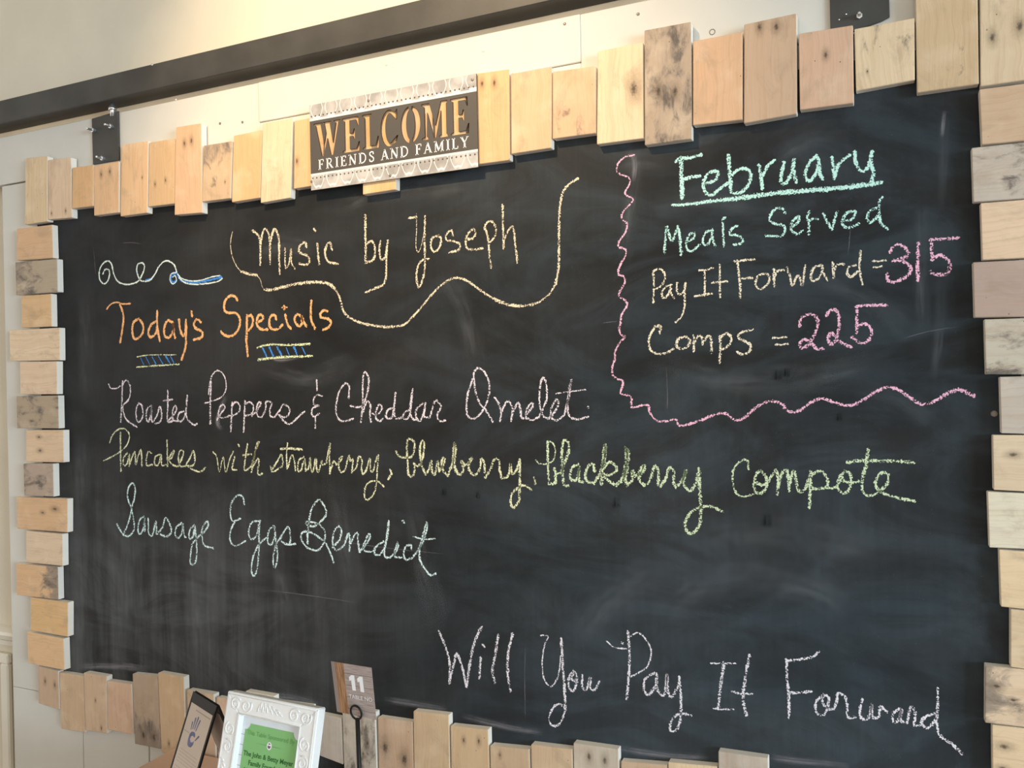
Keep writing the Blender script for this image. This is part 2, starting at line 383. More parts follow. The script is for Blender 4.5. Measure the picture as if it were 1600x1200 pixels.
# ---- pallet slats: front corners read off the photograph
TONE = {'p': (0.80, 0.60, 0.41), 'w': (0.75, 0.49, 0.29), 'o': (0.78, 0.49, 0.26), 'g': (0.48, 0.38, 0.28), 'k': (0.70, 0.46, 0.31), 't': (0.62, 0.44, 0.29),
        'y': (0.76, 0.60, 0.40), 's': (0.58, 0.51, 0.43), 'm': (0.50, 0.37, 0.32), 'l': (0.78, 0.69, 0.57), 'b': (0.46, 0.34, 0.25)}
def slat(c, tone='w', stain=(0, 0), knots=(), horiz=False):
    q = [onY(x, y, SF + 0.0) for x, y in c]
    dz = rnd.uniform(-0.0012, 0.0012)
    q = [Vector((p_.x, SF + dz, p_.z)) for p_ in q]
    o = prism('slat', q, (0, -(SF + dz) - 0.0002, 0), 'wood_h' if horiz else 'wood_v', board, 0.0011)
    t = TONE[tone]; j = rnd.uniform(0.93, 1.05)
    o['tone'] = [t[0] * j, t[1] * j * rnd.uniform(0.97, 1.02), t[2] * j * rnd.uniform(0.93, 1.05)]
    o['stain'] = [float(stain[0]), float(stain[1]), 0.0]
    ctr = WL[o.name]
    for nm, i in (('knot_a', 0), ('knot_b', 1)):
        if i < len(knots):
            u, v_, r_ = knots[i]
            tp = q[0].lerp(q[1], u); bt = q[3].lerp(q[2], u); pt = tp.lerp(bt, v_) - ctr
            a, b = (pt.z, pt.x) if horiz else (pt.x, pt.z)
            o[nm] = [a, b, r_ / 1000.0]
        else: o[nm] = [0.0, 0.0, 0.0]
    return o
TOP = [
 ((40,247),(74,244),(74,346),(39,351),'p'), ((75,250),(110.5,246),(112,340),(75,343),'p',(0,0),((.15,.9,2.5),(.75,.88,3))),
 ((114,262),(146,258),(146,322),(113,326),'o'), ((146.5,259),(185.5,252),(185.5,332),(147,337),'w',(0,0),((.3,.2,4),(.65,.17,4))),
 ((190,226),(231,220),(229.5,332.5),(188,338),'w',(0,0),((.8,.5,2),)), ((233,222.5),(273,216),(272,318),(231,323),'w',(0,0),((.25,.66,3),(.65,.62,3))),
 ((275,199),(314.5,192.5),(316,332.5),(273,336),'w',(0,0),((.35,.2,4.5),(.62,.18,4.5))), ((319,227.5),(363,220.5),(360,310),(316,315.5),'t',(.75,2.0),((.8,.7,2),)),
 ((365,212),(409,203),(406,309),(362,316),'o'), ((410,192.5),(457,184),(453.5,309),(407,317),'y'),
 ((460,189),(506,180),(504,288),(459,295),'o',(0,0),((.1,.6,4),)), ((508,183),(562,172),(561,276),(507,286),'o'),
 ((566,172),(618,163),(618,296),(566.6,304),'o'), ((622,160),(676,150),(675,252),(621,262),'w'), ((680,150),(728,141),(728,244),(680,252),'o'),
 ((735,116),(795,107.5),(796,250),(736,258),'o',(0,0),((.3,.12,4),(.62,.13,4.5))),
 ((798,115),(862,105),(861,231),(799,240.5),'w'), ((863.5,112),(930.5,103),(930.5,208),(863.5,217),'w',(.45,-1.5)),
 ((934,80),(1004,65.5),(1005,216),(932.5,225.5),'p',(0,0),((.80,.47,9),)), ((1007,47.5),(1079.5,34),(1080.5,217),(1007.5,227),'g',(.95,0.2),((.3,.55,6),(.66,.57,6))),
 ((1083,64.5),(1160,50),(1160,187),(1083,196),'w'), ((1163,38.5),(1244.5,21),(1245,178),(1162.5,193),'t',(.15,1.5),((.3,.06,5),(.62,.09,5))),
 ((1248,53),(1332.5,39.5),(1334,161),(1250,172),'k',(0,0),((.5,.33,4),)), ((1335,45),(1429,27.5),(1429.5,124.5),(1337.5,142),'y',(.4,1.8),((.2,.72,1.5),)),
 ((1430,-14),(1527,-32),(1529.5,131),(1433,145),'t',(.3,0)), ((1531,-40),(1640,-62),(1638,120),(1532,135),'y',(0,0),((.18,.58,5),(.58,.52,6)))]
LEFT = [
 ((26,357.5),(81,351),(82.5,403),(26,407),'w'), ((24,410),(89,404.5),(90,456),(25,461),'g',(.8,-1.5)), ((33,462.5),(79.5,459),(80.5,510),(34,512),'w'),
 ((14,516),(92.5,512),(93,563),(15,564),'p'), ((31,565.5),(89,564.5),(89,616),(32,616),'p'), ((26,619),(91,618),(92,669.5),(27,669),'g',(.85,0)),
 ((41,672),(99,672),(99.5,722.5),(41,721.5),'p',(0,0),((.35,.22,4),(.38,.64,4.5))), ((37,724.5),(83,724.5),(84,776),(38,774),'g',(.85,-1)),
 ((25,776.5),(105,779.5),(105,832),(27,826),'w',(0,0),((.52,.45,4),(.76,.32,6))), ((41,829.5),(97.5,834.5),(98,884.5),(41,878.5),'p'),
 ((25,880.5),(90,886.5),(91,937),(26,929.5),'w',(.5,4)), ((48,933.5),(106,941.5),(106,995),(48,985),'o'), ((43,987),(99.5,998),(101,1047),(44.5,1036),'w')]
BOT = [
 ((59,1041),(90.5,1049),(92.5,1109),(60,1099),'t',(0,0),((.35,.35,4),(.82,.38,4))), ((92.5,1051),(129.5,1057),(132,1145),(95,1139),'t'),
 ((131,1051),(166.5,1057),(167.5,1146),(134,1141),'t',(0,0),((.5,.45,2.5),(.75,.92,3))), ((167.5,1064),(205,1069.5),(208,1147.5),(168.5,1140),'k'),
 ((206.5,1053),(246,1057),(251.5,1171),(210,1162.5),'b',(.35,-5),((.35,.85,7),(.75,.86,7))), ((247,1051),(287,1058),(291,1186),(252.5,1176),'t',(0,0),((.33,.86,3.5),(.68,.87,3.5))),
 ((292.5,1078),(334,1085),(338,1196),(295,1188),'t',(0,0),((.6,.12,6),)), ((337.5,1090),(380,1097),(382,1196),(340,1190),'k'),
 ((383,1080),(428,1088),(431,1195),(385,1188),'l'), ((430,1096),(486,1104),(489,1205),(433,1196),'l'),
 ((488,1114),(532.5,1123),(535.5,1195),(491,1178),'s'), ((535,1106),(586,1113.5),(590,1235),(539,1228),'s',(.95,0),((.75,.4,4),(.6,.55,3.5))),
 ((590,1121),(644,1129),(647,1250),(592,1240),'t',(0,0),((.2,.38,9),(.75,.5,9))), ((646,1111),(701,1117.5),(704,1270),(648,1260),'t'),
 ((704,1134),(762.5,1140.5),(766,1262),(706,1252),'t',(0,0),((.35,.17,3.5),(.75,.16,4))), ((766,1165),(827,1171),(830,1280),(768,1270),'t',(0,0),((.25,.12,3),)),
 ((830,1163),(894,1171),(897,1290),(832,1280),'t'), ((896,1161),(966,1171),(969,1300),(898,1288),'s',(0,0),((.35,.14,5),(.7,.16,5))),
 ((970,1190),(1042,1196),(1044,1310),(972,1298),'t'), ((1044,1191),(1120,1198),(1122,1320),(1046,1308),'p'), ((1122.5,1174),(1200,1185),(1202,1330),(1124,1318),'s'),
 ((1204,1207),(1285,1217),(1287,1345),(1206,1332),'t'), ((1288,1222),(1372,1233),(1374,1358),(1290,1346),'w'), ((1376,1212),(1462,1224),(1464,1362),(1378,1350),'t'), ((1466,1230),(1548,1242),(1550,1375),(1468,1362),'p')]
RIGHT = [   # left corners, height of the edges where the frame cuts them, right end
 (1530,140,131,1534,226,220,1700,'t'), (1518,231,222,1521,315.5,310,1690,'s',(.88,1.5)), (1532,317.5,312,1535,406,403,1708,'p'), (1520,410,406,1522.5,496,495,1696,'m'),
 (1538,499,497,1540.5,585,585,1712,'s',(.85,0)), (1562,589,588,1564.5,677,678,1720,'s',(.9,1.5)), (1551,680,680,1552.5,765.5,768,1716,'y',(0,0),((.20,.35,4),)), (1543,768.5,771,1546,855.5,858,1702,'l'),
 (1561,859,862,1564,948,952,1718,'p'), (1579,952,954,1579,1042,1045,1722,'y'), (1539.5,1040,1046,1539,1129,1136,1700,'p',(.6,-4),((.12,.34,4),(.28,.55,2.5))), (1550,1132.5,1138,1551,1222,1229,1710,'p',(0,0),((.12,.35,5),(.10,.73,4))),
 (1545,1225,1232,1546,1316,1325,1706,'t')]
for t in TOP: slat(t[:4], *t[4:])
for t in LEFT: slat(t[:4], t[4], t[5] if len(t) > 5 else (0, 0), t[6] if len(t) > 6 else (), True)
for t in BOT: slat(t[:4], *t[4:])
for t in RIGHT:
    x0, y0, y16, x1, y1, z16, xe = t[:7]
    e0 = y0 + (y16 - y0) * (xe - x0) / (1600 - x0); e1 = y1 + (z16 - y1) * (xe - x1) / (1600 - x1)
    slat(((x0, y0), (xe, e0), (xe + 2, e1), (x1, y1)), t[7], t[8] if len(t) > 8 else (0, 0), t[9] if len(t) > 9 else (), True)

# ---- hanger brackets
def bracket(c, bolts, top):
    q = [onY(x, y, -0.003) for x, y in c]
    b_ = prism('hanger_bracket', q, (0, 0.0055, 0), 'rail', board, 0.0008)
    for x, y in bolts:
        p_ = onY(x, y, -0.003); bolt((p_.x, -0.003, p_.z), 0.0062, 0.022, b_)
    xm = q[1].x - 0.018
    tube('hanger_bolt', [(xm, -0.004, q[1].z - 0.012), (xm, -0.004, rz0 - 0.0005)], 0.006, 'zinc', b_)
    tube('nut', [(xm, -0.004, rz0 - 0.018), (xm, -0.004, rz0 - 0.010)], 0.011, 'zinc', b_, 6)
bracket(((143,185.5),(184,173),(185.5,250),(145,257)), ((147.5,204),(175,198),(162,248)), 0)
zb2 = onY(184, 173, -0.003).z
b2l, b2r = onY(1297, 20, -0.003).x, onY(1390, 20, -0.003).x
q2 = [Vector((b2l, -0.003, zb2)), Vector((b2r, -0.003, zb2)), Vector((b2r, -0.003, onY(1389, 26, -0.003).z)), Vector((b2r - 0.012, -0.003, onY(1375, 33, -0.003).z)), Vector((b2l, -0.003, onY(1298, 62, -0.003).z))]
br2 = prism('hanger_bracket', q2, (0, 0.0055, 0), 'rail', board, 0.0008)
for x, y in ((1343, 26), (1310, -60), (1372, -70)):
    p_ = onY(x, y, -0.003); bolt((p_.x, -0.003, p_.z), 0.0052, 0.016, br2)
for x, y in ((1322, 22.5), (1311, 31)):
    p_ = onY(x, y, -0.003); screw((p_.x, -0.003, p_.z), 0.0016, br2, 'zinc')
tube('hanger_bolt', [((b2l + b2r) / 2, -0.004, zb2 - 0.012), ((b2l + b2r) / 2, -0.004, rz0 - 0.0005)], 0.006, 'zinc', br2)
p_ = onY(1553.5, 646.5, 0); screw((p_.x, 0, p_.z), 0.0055, board, 'screw')

# ------------------------------------------------------------------ chalk writing
def catmull(P, n=6):
    if len(P) < 3: 
        return [P[0].lerp(P[-1], i / 6) for i in range(7)]
    Q = [P[0] + (P[0] - P[1])] + P + [P[-1] + (P[-1] - P[-2])]
    out = []
    for i in range(1, len(Q) - 2):
        a, b, c, d = Q[i - 1:i + 3]
        for k in range(n):
            t = k / n
            out.append(0.5 * ((2 * b) + (c - a) * t + (2 * a - 5 * b + 4 * c - d) * t * t + (3 * b - a - 3 * c + d) * t ** 3))
    out.append(P[-1]); return out
TILE = {'A': (340, 270, 5), 'B': (620, 270, 5), 'C': (140, 380, 5), 'D': (320, 440, 20 / 3), 'E': (150, 560, 5), 'F': (450, 560, 5), 'G': (700, 560, 5), 'H': (820, 620, 5),
        'I': (1120, 650, 5), 'J': (160, 740, 5), 'K': (400, 740, 5), 'L': (1000, 210, 20 / 3), 'M': (1180, 210, 20 / 3), 'N': (1000, 370, 20 / 3), 'O': (1180, 340, 5),
        'P': (920, 440, 5), 'Q': (800, 200, 4), 'R': (800, 900, 4), 'S': (1200, 900, 4), 'T': (400, 900, 4), 'U': (1200, 600, 4), 'X': (0, 0, 1)}
LAYER = [0]
def parse(tile, text):
    ox, oy, s = TILE[tile]; out = []
    for st in text.split(';'):
        st = st.strip()
        if not st: continue
        wd = None
        if ':' in st: wd, st = st.split(':'); wd = [float(v) for v in wd.split('>')]
        out.append((wd, [(ox + float(a) / s, oy + float(b) / s) for a, b in (q.split(',') for q in st.split())]))
    return out
def chalk_obj(name, mat, width, chunks, label=None, fade=False):
    V = []; Fs = []; UV = []; FD = []
    for tile, text in chunks:
        for wd, pts in parse(tile, text):
            w0, w1 = (wd[0], wd[-1]) if wd else (width, width)
            P = catmull([onY(x, y, 0) for x, y in pts], 8 if fade else 6)
            LAYER[0] += 1; yy = -0.00025 - 0.0000015 * (LAYER[0] % 250) - (0.0002 if not fade else 0)
            scale = (P[len(P) // 2] - CAM).dot(FW) / F
            base = len(V); L = 0.0; n = len(P)
            for i, p in enumerate(P):
                t = P[min(i + 1, n - 1)] - P[max(i - 1, 0)]
                if t.length < 1e-7: t = Vector((1, 0, 0))
                t.normalize(); nn = Vector((-t.z, 0, t.x))
                if i: L += (p - P[i - 1]).length
                hw = 0.5 * (w0 + (w1 - w0) * i / (n - 1)) * scale
                hw *= 1.0 if fade else (1 + 0.10 * sin(i * 1.7 + base) + 0.05 * sin(i * 0.61 + base))
                f = min(1.0, min(i, n - 1 - i) / (n * 0.25)) if fade else 1.0
                for sgn in (-1, 1):
                    V.append(Vector((p.x, yy, p.z)) + nn * hw * sgn); UV.append((L, sgn)); FD.append(f)
            if not fade:                                       # rounded stroke ends
                for i, sg in ((0, -1), (n - 1, 1)):
                    p = P[i]; t = (P[1] - P[0]) if i == 0 else (P[-1] - P[-2])
                    if t.length > 1e-7: t.normalize()
                    hw = 0.5 * (w0 if i == 0 else w1) * scale
                    V.append(Vector((p.x, yy, p.z)) + t * hw * 0.8 * sg); UV.append((L, 0.75)); FD.append(1)
                Fs.append((base, base + 1, len(V) - 2)); Fs.append((base + 2 * n - 1, base + 2 * n - 2, len(V) - 1))
            for i in range(n - 1):
                a = base + 2 * i; Fs.append((a, a + 1, a + 3, a + 2))
    org = Vector((0, 0, 0))
    for v in V: org += v
    org /= len(V)
    me = bpy.data.meshes.new(name); me.from_pydata([v - org for v in V], [], Fs); me.update()
    uv = me.uv_layers.new(name='UVMap'); ca = me.color_attributes.new('fade', 'FLOAT_COLOR', 'POINT')
    for l in me.loops: uv.data[l.index].uv = UV[l.vertex_index]
    for i, f in enumerate(FD): ca.data[i].color = (f, f, f, 1)
    for p in me.polygons:
        if p.normal.y > 0: p.flip()
    me.materials.append(MAT[mat])
    o = bpy.data.objects.new(name, me)
    return link(o, name, org, surf, label)

# dust left from wiping, under the writing
SM = [('smear', 22, [('X', '1474,178 1475,230 1472,330; 30:1438,300 1440,420 1443,560; 26:1470,420 1468,520 1460,600; 34:985,215 992,270 985,330 975,420')]),
      ('smear', 60, [('X', '300,860 310,960 320,1040; 200,800 205,900 210,1000; 430,800 440,900 470,1000; 520,740 540,850 560,960; 640,770 660,880 690,990')]),
      ('smear', 70, [('X', '1040,1010 1050,950 1110,910 1200,905 1290,930 1340,990; 1060,850 1160,830 1280,840 1390,870; 900,1000 960,930 1040,880; 1010,560 1120,590 1250,590 1400,560')]),
      ('smear', 46, [('X', '1210,250 1260,220 1330,210; 1020,320 1100,310 1200,330; 1180,450 1280,440 1360,470 1440,540; 1330,610 1400,620 1460,660; 960,260 1000,250 1050,260; 520,330 600,300 760,290')]),
      ('smear', 50, [('X', '130,420 134,520 138,640; 124,640 128,740 130,860; 120,900 124,960 128,1020; 400,570 480,590 560,560; 690,420 730,500 745,590; 400,390 440,380 500,390')]),
      ('smear2', 16, [('X', '600,1092 650,1100 700,1108; 720,1118 790,1135 850,1145; 960,1168 1040,1180 1110,1183; 410,1085 460,1090 500,1100; 120,1042 180,1040 230,1046; 1200,1183 1260,1190 1330,1196')]),
      ('smear2', 13, [('X', '354,618 344,640 340,660 347,672; 12:985,238 992,255 990,285; 8:1476,172 1474,190 1472,215; 10:424,560 440,562 470,558')])]
for m_, w_, ch in SM:
    for tl_, tx_ in ch:
        for one in tx_.split(';'): chalk_obj('chalk_smear', m_, w_, [(tl_, one)], fade=True)
for x, y, w_ in ((962, 785, 13), (1197, 813, 15), (746, 773, 9), (693, 768, 9), (1228, 582, 10), (1214, 586, 12), (1310, 652, 9)):
    chalk_obj('dark_spot', 'damp', w_ * 1.6, [('X', '%g,%g %g,%g %g,%g' % (x, y - w_ * .8, x + .5, y, x, y + w_ * .8))], fade=True)
# hairline scratches
for one in ('498,840 560,850 620,858 700,866; 1041,570 1043,620 1042,642; 1408,530 1450,518 1500,510; 400,920 480,930 560,942; 821,1005 820,1060 821,1125; 146,385 150,430; 1330,345 1325,400; 190,380 205,379 222,381; 940,505 955,503 968,502').split(';'):
    chalk_obj('chalk_scratch', 'smear2', 1.8, [('X', one)], fade=True)

W_ = []
def word(mat, width, label, *chunks): W_.append((mat, width, label, chunks))
word('cream', 5, 'cream chalk word "Music"', ('A', '272,450 320,490 335,560 335,720; 335,560 350,480 375,440 405,500 412,710; 412,560 430,470 452,440 480,520 482,650 488,790;4:528,590 528,680 535,745 560,700 575,590 578,700 605,750; 695,580 685,545 645,570 640,620 700,650 720,690 690,720 640,710; 780,550 785,620 795,715;5.5:755,438 766,454; 895,600 880,545 850,570 840,630 860,690 900,705 940,712'))
word('cream', 5, 'cream chalk word "by"', ('A', '1155,330 1155,450 1158,600 1155,705; 1160,560 1200,535 1225,560 1230,630 1210,685 1155,700; 1275,535 1265,600 1275,670 1310,660 1330,530; 1330,530 1320,640 1318,760 1305,860 1250,895 1155,935'))
word('cream', 4.6, 'cream chalk name after "Music by"', ('B', '95,355 155,345;2:155,320 155,450 150,570 168,620 195,560 215,450 222,340; 222,340 218,500 220,700 210,810 172,895 155,820 165,730 200,685 250,672; 330,490 280,510 265,570 290,615 330,590 348,520 325,490; 440,490 425,450 390,480 390,525 450,535 495,560 480,605 405,622; 545,520 590,515 615,480 605,440 560,470 540,530 550,590 610,600 675,588; 690,430 715,520 725,640 738,745; 685,440 700,395 740,380 775,430 765,500 730,540; 828,250 830,400 835,590; 838,540 860,470 905,420 920,500 932,610 945,705'))
word('orange', 5, 'orange chalk word "Today\'s"', ('C', '3.4:135,515 170,475 215,462 260,475 320,472; 240,480 265,560 260,650 240,775; 385,590 345,620 335,690 350,745 390,735 420,690 415,630 385,590; 520,610 480,640 460,700 480,735 520,700 530,640; 530,530 530,650 550,765; 650,620 610,605 585,660 590,725 625,735 655,680 655,620 660,700 670,740; 700,595 710,680 735,725 750,680 755,600; 755,600 755,720 750,810 720,910; 797,530 803,570; 870,620 845,595 815,625 830,665 880,690 875,735 815,755'))
word('orange', 5, 'orange chalk word "Specials"', ('D', '340,195 325,165 285,145 235,170 205,230 210,300 250,325 310,325 355,360 370,420 350,500 300,555 240,570 190,545 170,520;6:440,350 440,500 435,620 450,775; 440,370 480,350 505,400 490,470 455,510; 555,420 600,400 605,360 570,345 545,400 550,460 590,495 655,498; 745,395 735,355 700,350 675,400 680,470 720,500 770,490 810,450; 840,345 850,400 870,460 900,490;3:805,270 860,268; 828,255 832,288; 1010,370 970,340 935,380 950,430 985,465 1015,430 1010,360 1030,420 1060,465; 1112,200 1105,300 1110,400 1150,490; 1280,310 1240,300 1205,340 1220,375 1290,390 1315,430 1290,475 1235,505'))
word('lilac', 3.9, 'pale lilac chalk word "Roasted"', ('E', '3.2:100,200 115,230 160,235 190,215;5:210,180 205,300 195,495; 205,215 235,170 265,205 270,270 250,330 210,365; 210,365 215,420 245,485 320,535; 335,350 315,400 320,480 345,495 368,440 360,370 335,350; 430,370 400,400 395,470 410,495 430,440 435,365 435,480 450,495; 450,495 480,440 500,375 515,430 505,490 465,510; 562,250 562,380 560,490 600,490; 530,330 600,320; 570,480 600,450 630,400 620,370 600,410 605,480 640,490; 690,410 650,430 640,480 670,490 700,430 715,290; 715,290 705,420 720,480 770,520 790,510'))
word('lilac', 3.9, 'pale lilac chalk word "Peppers"', ('E', '5:900,180 895,350 895,510;3.4:880,280 890,200 910,130 955,95 1000,130 1018,200 1010,260 970,310 850,350; 945,480 985,420 1010,380 990,360 965,390 960,450 1000,465 1050,445; 1065,345 1060,440 1055,570; 1060,370 1095,340 1125,370 1115,420 1060,450; 1165,330 1160,450 1155,575; 1165,360 1200,340 1230,370 1220,430 1165,450; 1220,450 1265,400 1290,350 1270,345 1255,400 1265,450 1295,460; 1295,460 1325,400 1330,340 1375,350 1360,400 1365,450 1395,460; 1395,460 1440,400 1465,360 1510,385 1510,430 1480,460 1430,440; 1430,440 1470,490 1520,510 1600,440 1630,415'))
word('lilac', 3.6, 'pale lilac chalk ampersand', ('F', '225,170 228,250; 270,295 230,285 200,320 205,360 245,370 200,385 185,425 205,455 245,430; 215,455 215,545'))
word('lilac', 4.2, 'pale lilac chalk word "Cheddar"', ('F', '475,310 478,220 450,195 405,250 380,350 380,440 410,485 450,490 510,470; 490,370 530,380 580,370 620,270 632,160 600,105 585,190 585,350 570,500; 580,430 620,335 645,370 640,440 650,495; 660,430 700,440 735,390 715,360 690,410 690,470 720,490 740,470; 830,390 785,400 765,450 790,470 820,440 840,270; 842,270 830,420 850,470 890,460; 960,400 915,420 900,460 930,475 955,420 975,240; 975,240 955,400 975,470 1010,480; 1060,350 1010,390 1000,450 1030,490 1060,430 1075,350; 1075,350 1065,450 1110,460; 1110,460 1150,330 1180,350 1195,380 1165,450 1190,490 1230,485'))
word('lilac', 4.4, 'pale lilac chalk word "Omelet"', ('G', '205,160 205,110 230,78 270,90 305,140 325,220 315,310 270,410 215,465 165,460 145,400 155,280 195,160; 205,150 215,260 250,350 300,410 350,495; 365,305 400,360 415,420 408,490; 415,430 450,350 480,340 505,400 495,490; 505,430 545,345 565,390 575,460 610,470; 610,440 660,380 655,345 620,390 610,450 650,480 710,460; 710,460 770,320 765,190 740,150 720,220 715,340 740,440 780,470; 790,470 845,400 865,340 845,320 810,390 810,460 850,485 910,440; 910,440 945,300 965,165 940,280 935,400 960,460 1020,475 1095,455;3.2:845,275 940,260 1075,245;4:1095,378 1100,390'))
word('yellow', 4, 'pale yellow chalk word "Pancakes"', ('E', '3.6:108,660 130,600 175,555 225,550 260,590 255,650 215,710 140,760 62,800; 193,580 193,700 197,880; 245,740 215,780 220,835 245,820 262,745 262,840; 262,840 285,770 305,730 312,830 335,750 355,720 360,840; 435,740 410,730 395,780 400,835 440,830; 500,750 465,770 460,825 490,830 510,755 515,830 550,830; 558,640 558,740 560,845; 560,790 610,720 595,775 570,790 600,830 640,845; 640,845 670,790 685,730 660,720 645,780 660,840 700,840; 700,840 740,770 760,720 775,790 760,835 715,840; 715,840 760,870 820,885 855,850'))
word('yellow', 4, 'pale yellow chalk word "with"', ('E', '3.2:915,730 945,770 965,885 995,770 1015,890 1045,790 1075,725; 1085,770 1065,860 1100,870; 1113,672 1121,684; 1185,670 1160,860 1190,865 1215,840; 1150,755 1215,750; 1215,850 1250,720 1275,650 1255,680 1235,780 1215,890; 1220,860 1260,790 1275,800 1265,880 1275,910 1300,900'))
word('yellow', 3.8, 'pale yellow chalk word "strawberry"', ('E', '1365,845 1380,885 1430,860 1460,830 1450,750 1420,800 1375,870; 1497,660 1490,760 1495,860;5.5:1445,705 1530,705 1610,712'),
     ('F', '0,855 30,755 50,800 60,875; 125,770 85,800 80,875 105,870 130,780 140,880; 140,880 165,850 175,775 180,860 195,885 220,780 225,860 240,885 265,800 270,830 300,820; 300,820 330,660 325,760 330,900; 330,890 345,840 360,800 380,830; 380,830 420,790 425,765 400,790 400,860 420,890 450,870; 450,870 475,760 490,800 510,790 500,890; 500,890 535,850 555,765 580,800 575,860 585,905; 585,905 610,880 640,780 645,860 665,880 700,760; 708,755 700,870 690,990 670,1060 625,1105 600,1080 605,1010 640,965 700,960 750,1000;6:800,870 808,900 785,945'))
word('yellow', 4.8, 'yellow green chalk word "blueberry"', ('F', '845,725 870,765 920,775 970,765 990,700 985,650 945,630 930,680 935,800 945,910 980,915 990,850 985,820; 985,820 1010,840 1040,825; 1040,825 1060,740 1065,660 1045,650 1030,720 1045,830 1075,905; 1075,905 1100,870 1120,800 1125,880 1150,905 1170,800 1180,880;6:1180,880 1215,830 1225,780 1205,790 1210,870 1250,915;7:1250,915 1290,800 1300,660 1310,720 1300,830 1320,890; 1320,890 1345,910 1370,870 1355,800 1380,830; 1380,840 1430,800 1440,775 1415,800 1415,870 1450,915'),
     ('G', '5.5:215,915 250,860 260,785 285,820 290,900; 290,930 330,870 365,785 400,800 405,870 420,935; 420,935 470,920 490,820 500,900 530,880 560,800;6:562,790 562,900 560,1020 555,1110 515,1165 490,1130 500,1060 550,1010 600,990 650,1025;5:675,930 682,980'))
word('green', 6, 'yellow green chalk word "blackberry"', ('H', '4:90,495 110,520 165,525 220,500 238,430 225,370 185,345;5.5:180,350 180,450 185,600 190,680; 190,680 240,670 240,600 230,560;4:240,590 255,600 285,595; 285,595 310,520 345,420 335,350 305,345 290,430 295,560 305,680 340,695; 420,530 375,550 355,610 370,650 410,640 425,540 425,650 455,665; 545,580 535,525 500,540 475,600 490,660 540,675;8:540,675 590,600 625,480 630,375 615,480 600,680; 605,580 660,510 710,540 715,580 660,610 615,610 660,660 715,690;9:715,690 770,630 795,500 795,395 810,480 785,620 800,690; 800,690 840,650 840,580 860,610;8:860,620 920,590 935,540 905,570 895,650 930,690; 930,690 975,660 1015,540 1045,590 1040,690; 1060,700 1100,640 1130,550 1165,590 1160,660 1180,700; 1180,710 1230,650 1260,570 1240,660 1260,710 1300,730 1340,660 1360,565;8>6:1362,560 1365,700 1375,860 1370,980 1320,1060 1270,1055 1255,980 1300,900 1370,865 1450,855 1545,895'))
word('green', 6, 'yellow green chalk word "Compote"', ('I', '5:247,415 245,360 215,340 160,375 125,440 130,540 160,610 210,630 285,610; 345,430 310,450 290,530 305,595 350,600 390,550 380,470 345,430; 310,520 360,540 400,510 440,450; 440,450 465,420 478,500 475,610; 480,560 500,470 540,415 560,500 567,585; 567,540 585,460 605,430 620,500 640,585 690,570 725,470; 735,430 730,560 725,715; 740,470 780,435 830,440 865,500 860,550 800,570 750,565; 860,560 930,555 980,480; 1000,430 960,480 945,560 980,600 1020,590 1050,520 1040,450 1000,430; 985,500 1040,520 1110,510;8:1185,260 1170,370 1140,480;6:1140,480 1135,570 1170,620 1240,610 1290,570;8>7:1020,360 1120,350 1300,350 1420,352 1540,364; 1270,590 1330,530 1340,460 1300,440 1260,470 1240,530 1270,585 1340,620 1440,645 1545,665'))
word('aqua', 4.2, 'pale aqua chalk word "Sausage"', ('J', '230,270 200,190 205,110 235,75 258,110 250,200 230,270 245,350 250,430 215,485 165,475 115,395; 230,280 205,380 165,480; 325,335 290,370 280,450 300,470 325,420 330,340 335,450; 360,350 365,470 395,475 420,370 425,470; 430,470 470,420 495,345 530,400 540,460 500,490 455,475; 620,385 580,420 570,480 600,500 625,450 630,390 640,480 655,495; 720,400 685,440 680,505 710,490 725,410; 725,410 735,520 740,620 725,700 690,700 690,630 705,550 745,500; 745,500 800,450 830,400 815,375 780,430 780,500 800,560 870,583'))
word('aqua', 4, 'pale aqua chalk word "Eggs"', ('J', '1110,240 1100,185 1060,170 1015,220 1000,300 1020,370 1080,350; 1040,370 1005,440 1000,520 1040,565 1120,525; 1235,370 1170,380 1145,450 1160,510 1200,490 1230,380; 1232,370 1225,480 1225,600 1210,740 1185,800 1165,750 1180,650 1220,560 1280,500; 1335,410 1300,450 1295,540 1325,550 1350,480 1345,410; 1350,420 1355,520 1370,640 1350,735 1335,690 1345,600 1370,530 1400,500; 1380,520 1450,415 1470,480 1460,550 1400,530; 1400,530 1450,555 1510,548'))
word('aqua', 4.4, 'pale aqua chalk word "Benedict"', ('K', '405,545 405,470 415,380 435,280 495,205 550,290 530,350 460,410 400,400 395,375 440,380 500,400 540,460 530,540 480,600 400,575 355,510 365,460 420,455 510,510 560,570 610,695; 600,575 650,520 670,450 645,410 610,460 600,540 630,600 690,560; 690,560 725,465 735,530 730,605; 735,560 770,480 795,465 800,540 810,610; 810,610 870,540 895,490 880,475 850,540 840,590 880,610 930,600; 1000,530 950,560 925,600 940,635 980,620 1015,540 1035,380; 1040,370 1030,480 1005,600 1010,650 1050,655; 1050,655 1100,600 1110,535 1085,610 1090,650 1140,655; 1146,368 1160,382; 1215,590 1215,560 1175,565 1155,620 1170,670 1220,660;5:1220,660 1280,580 1330,460 1335,380 1310,470 1280,590 1285,680 1340,770 1370,795 1405,780;3.6:1230,490 1310,512 1400,508'))
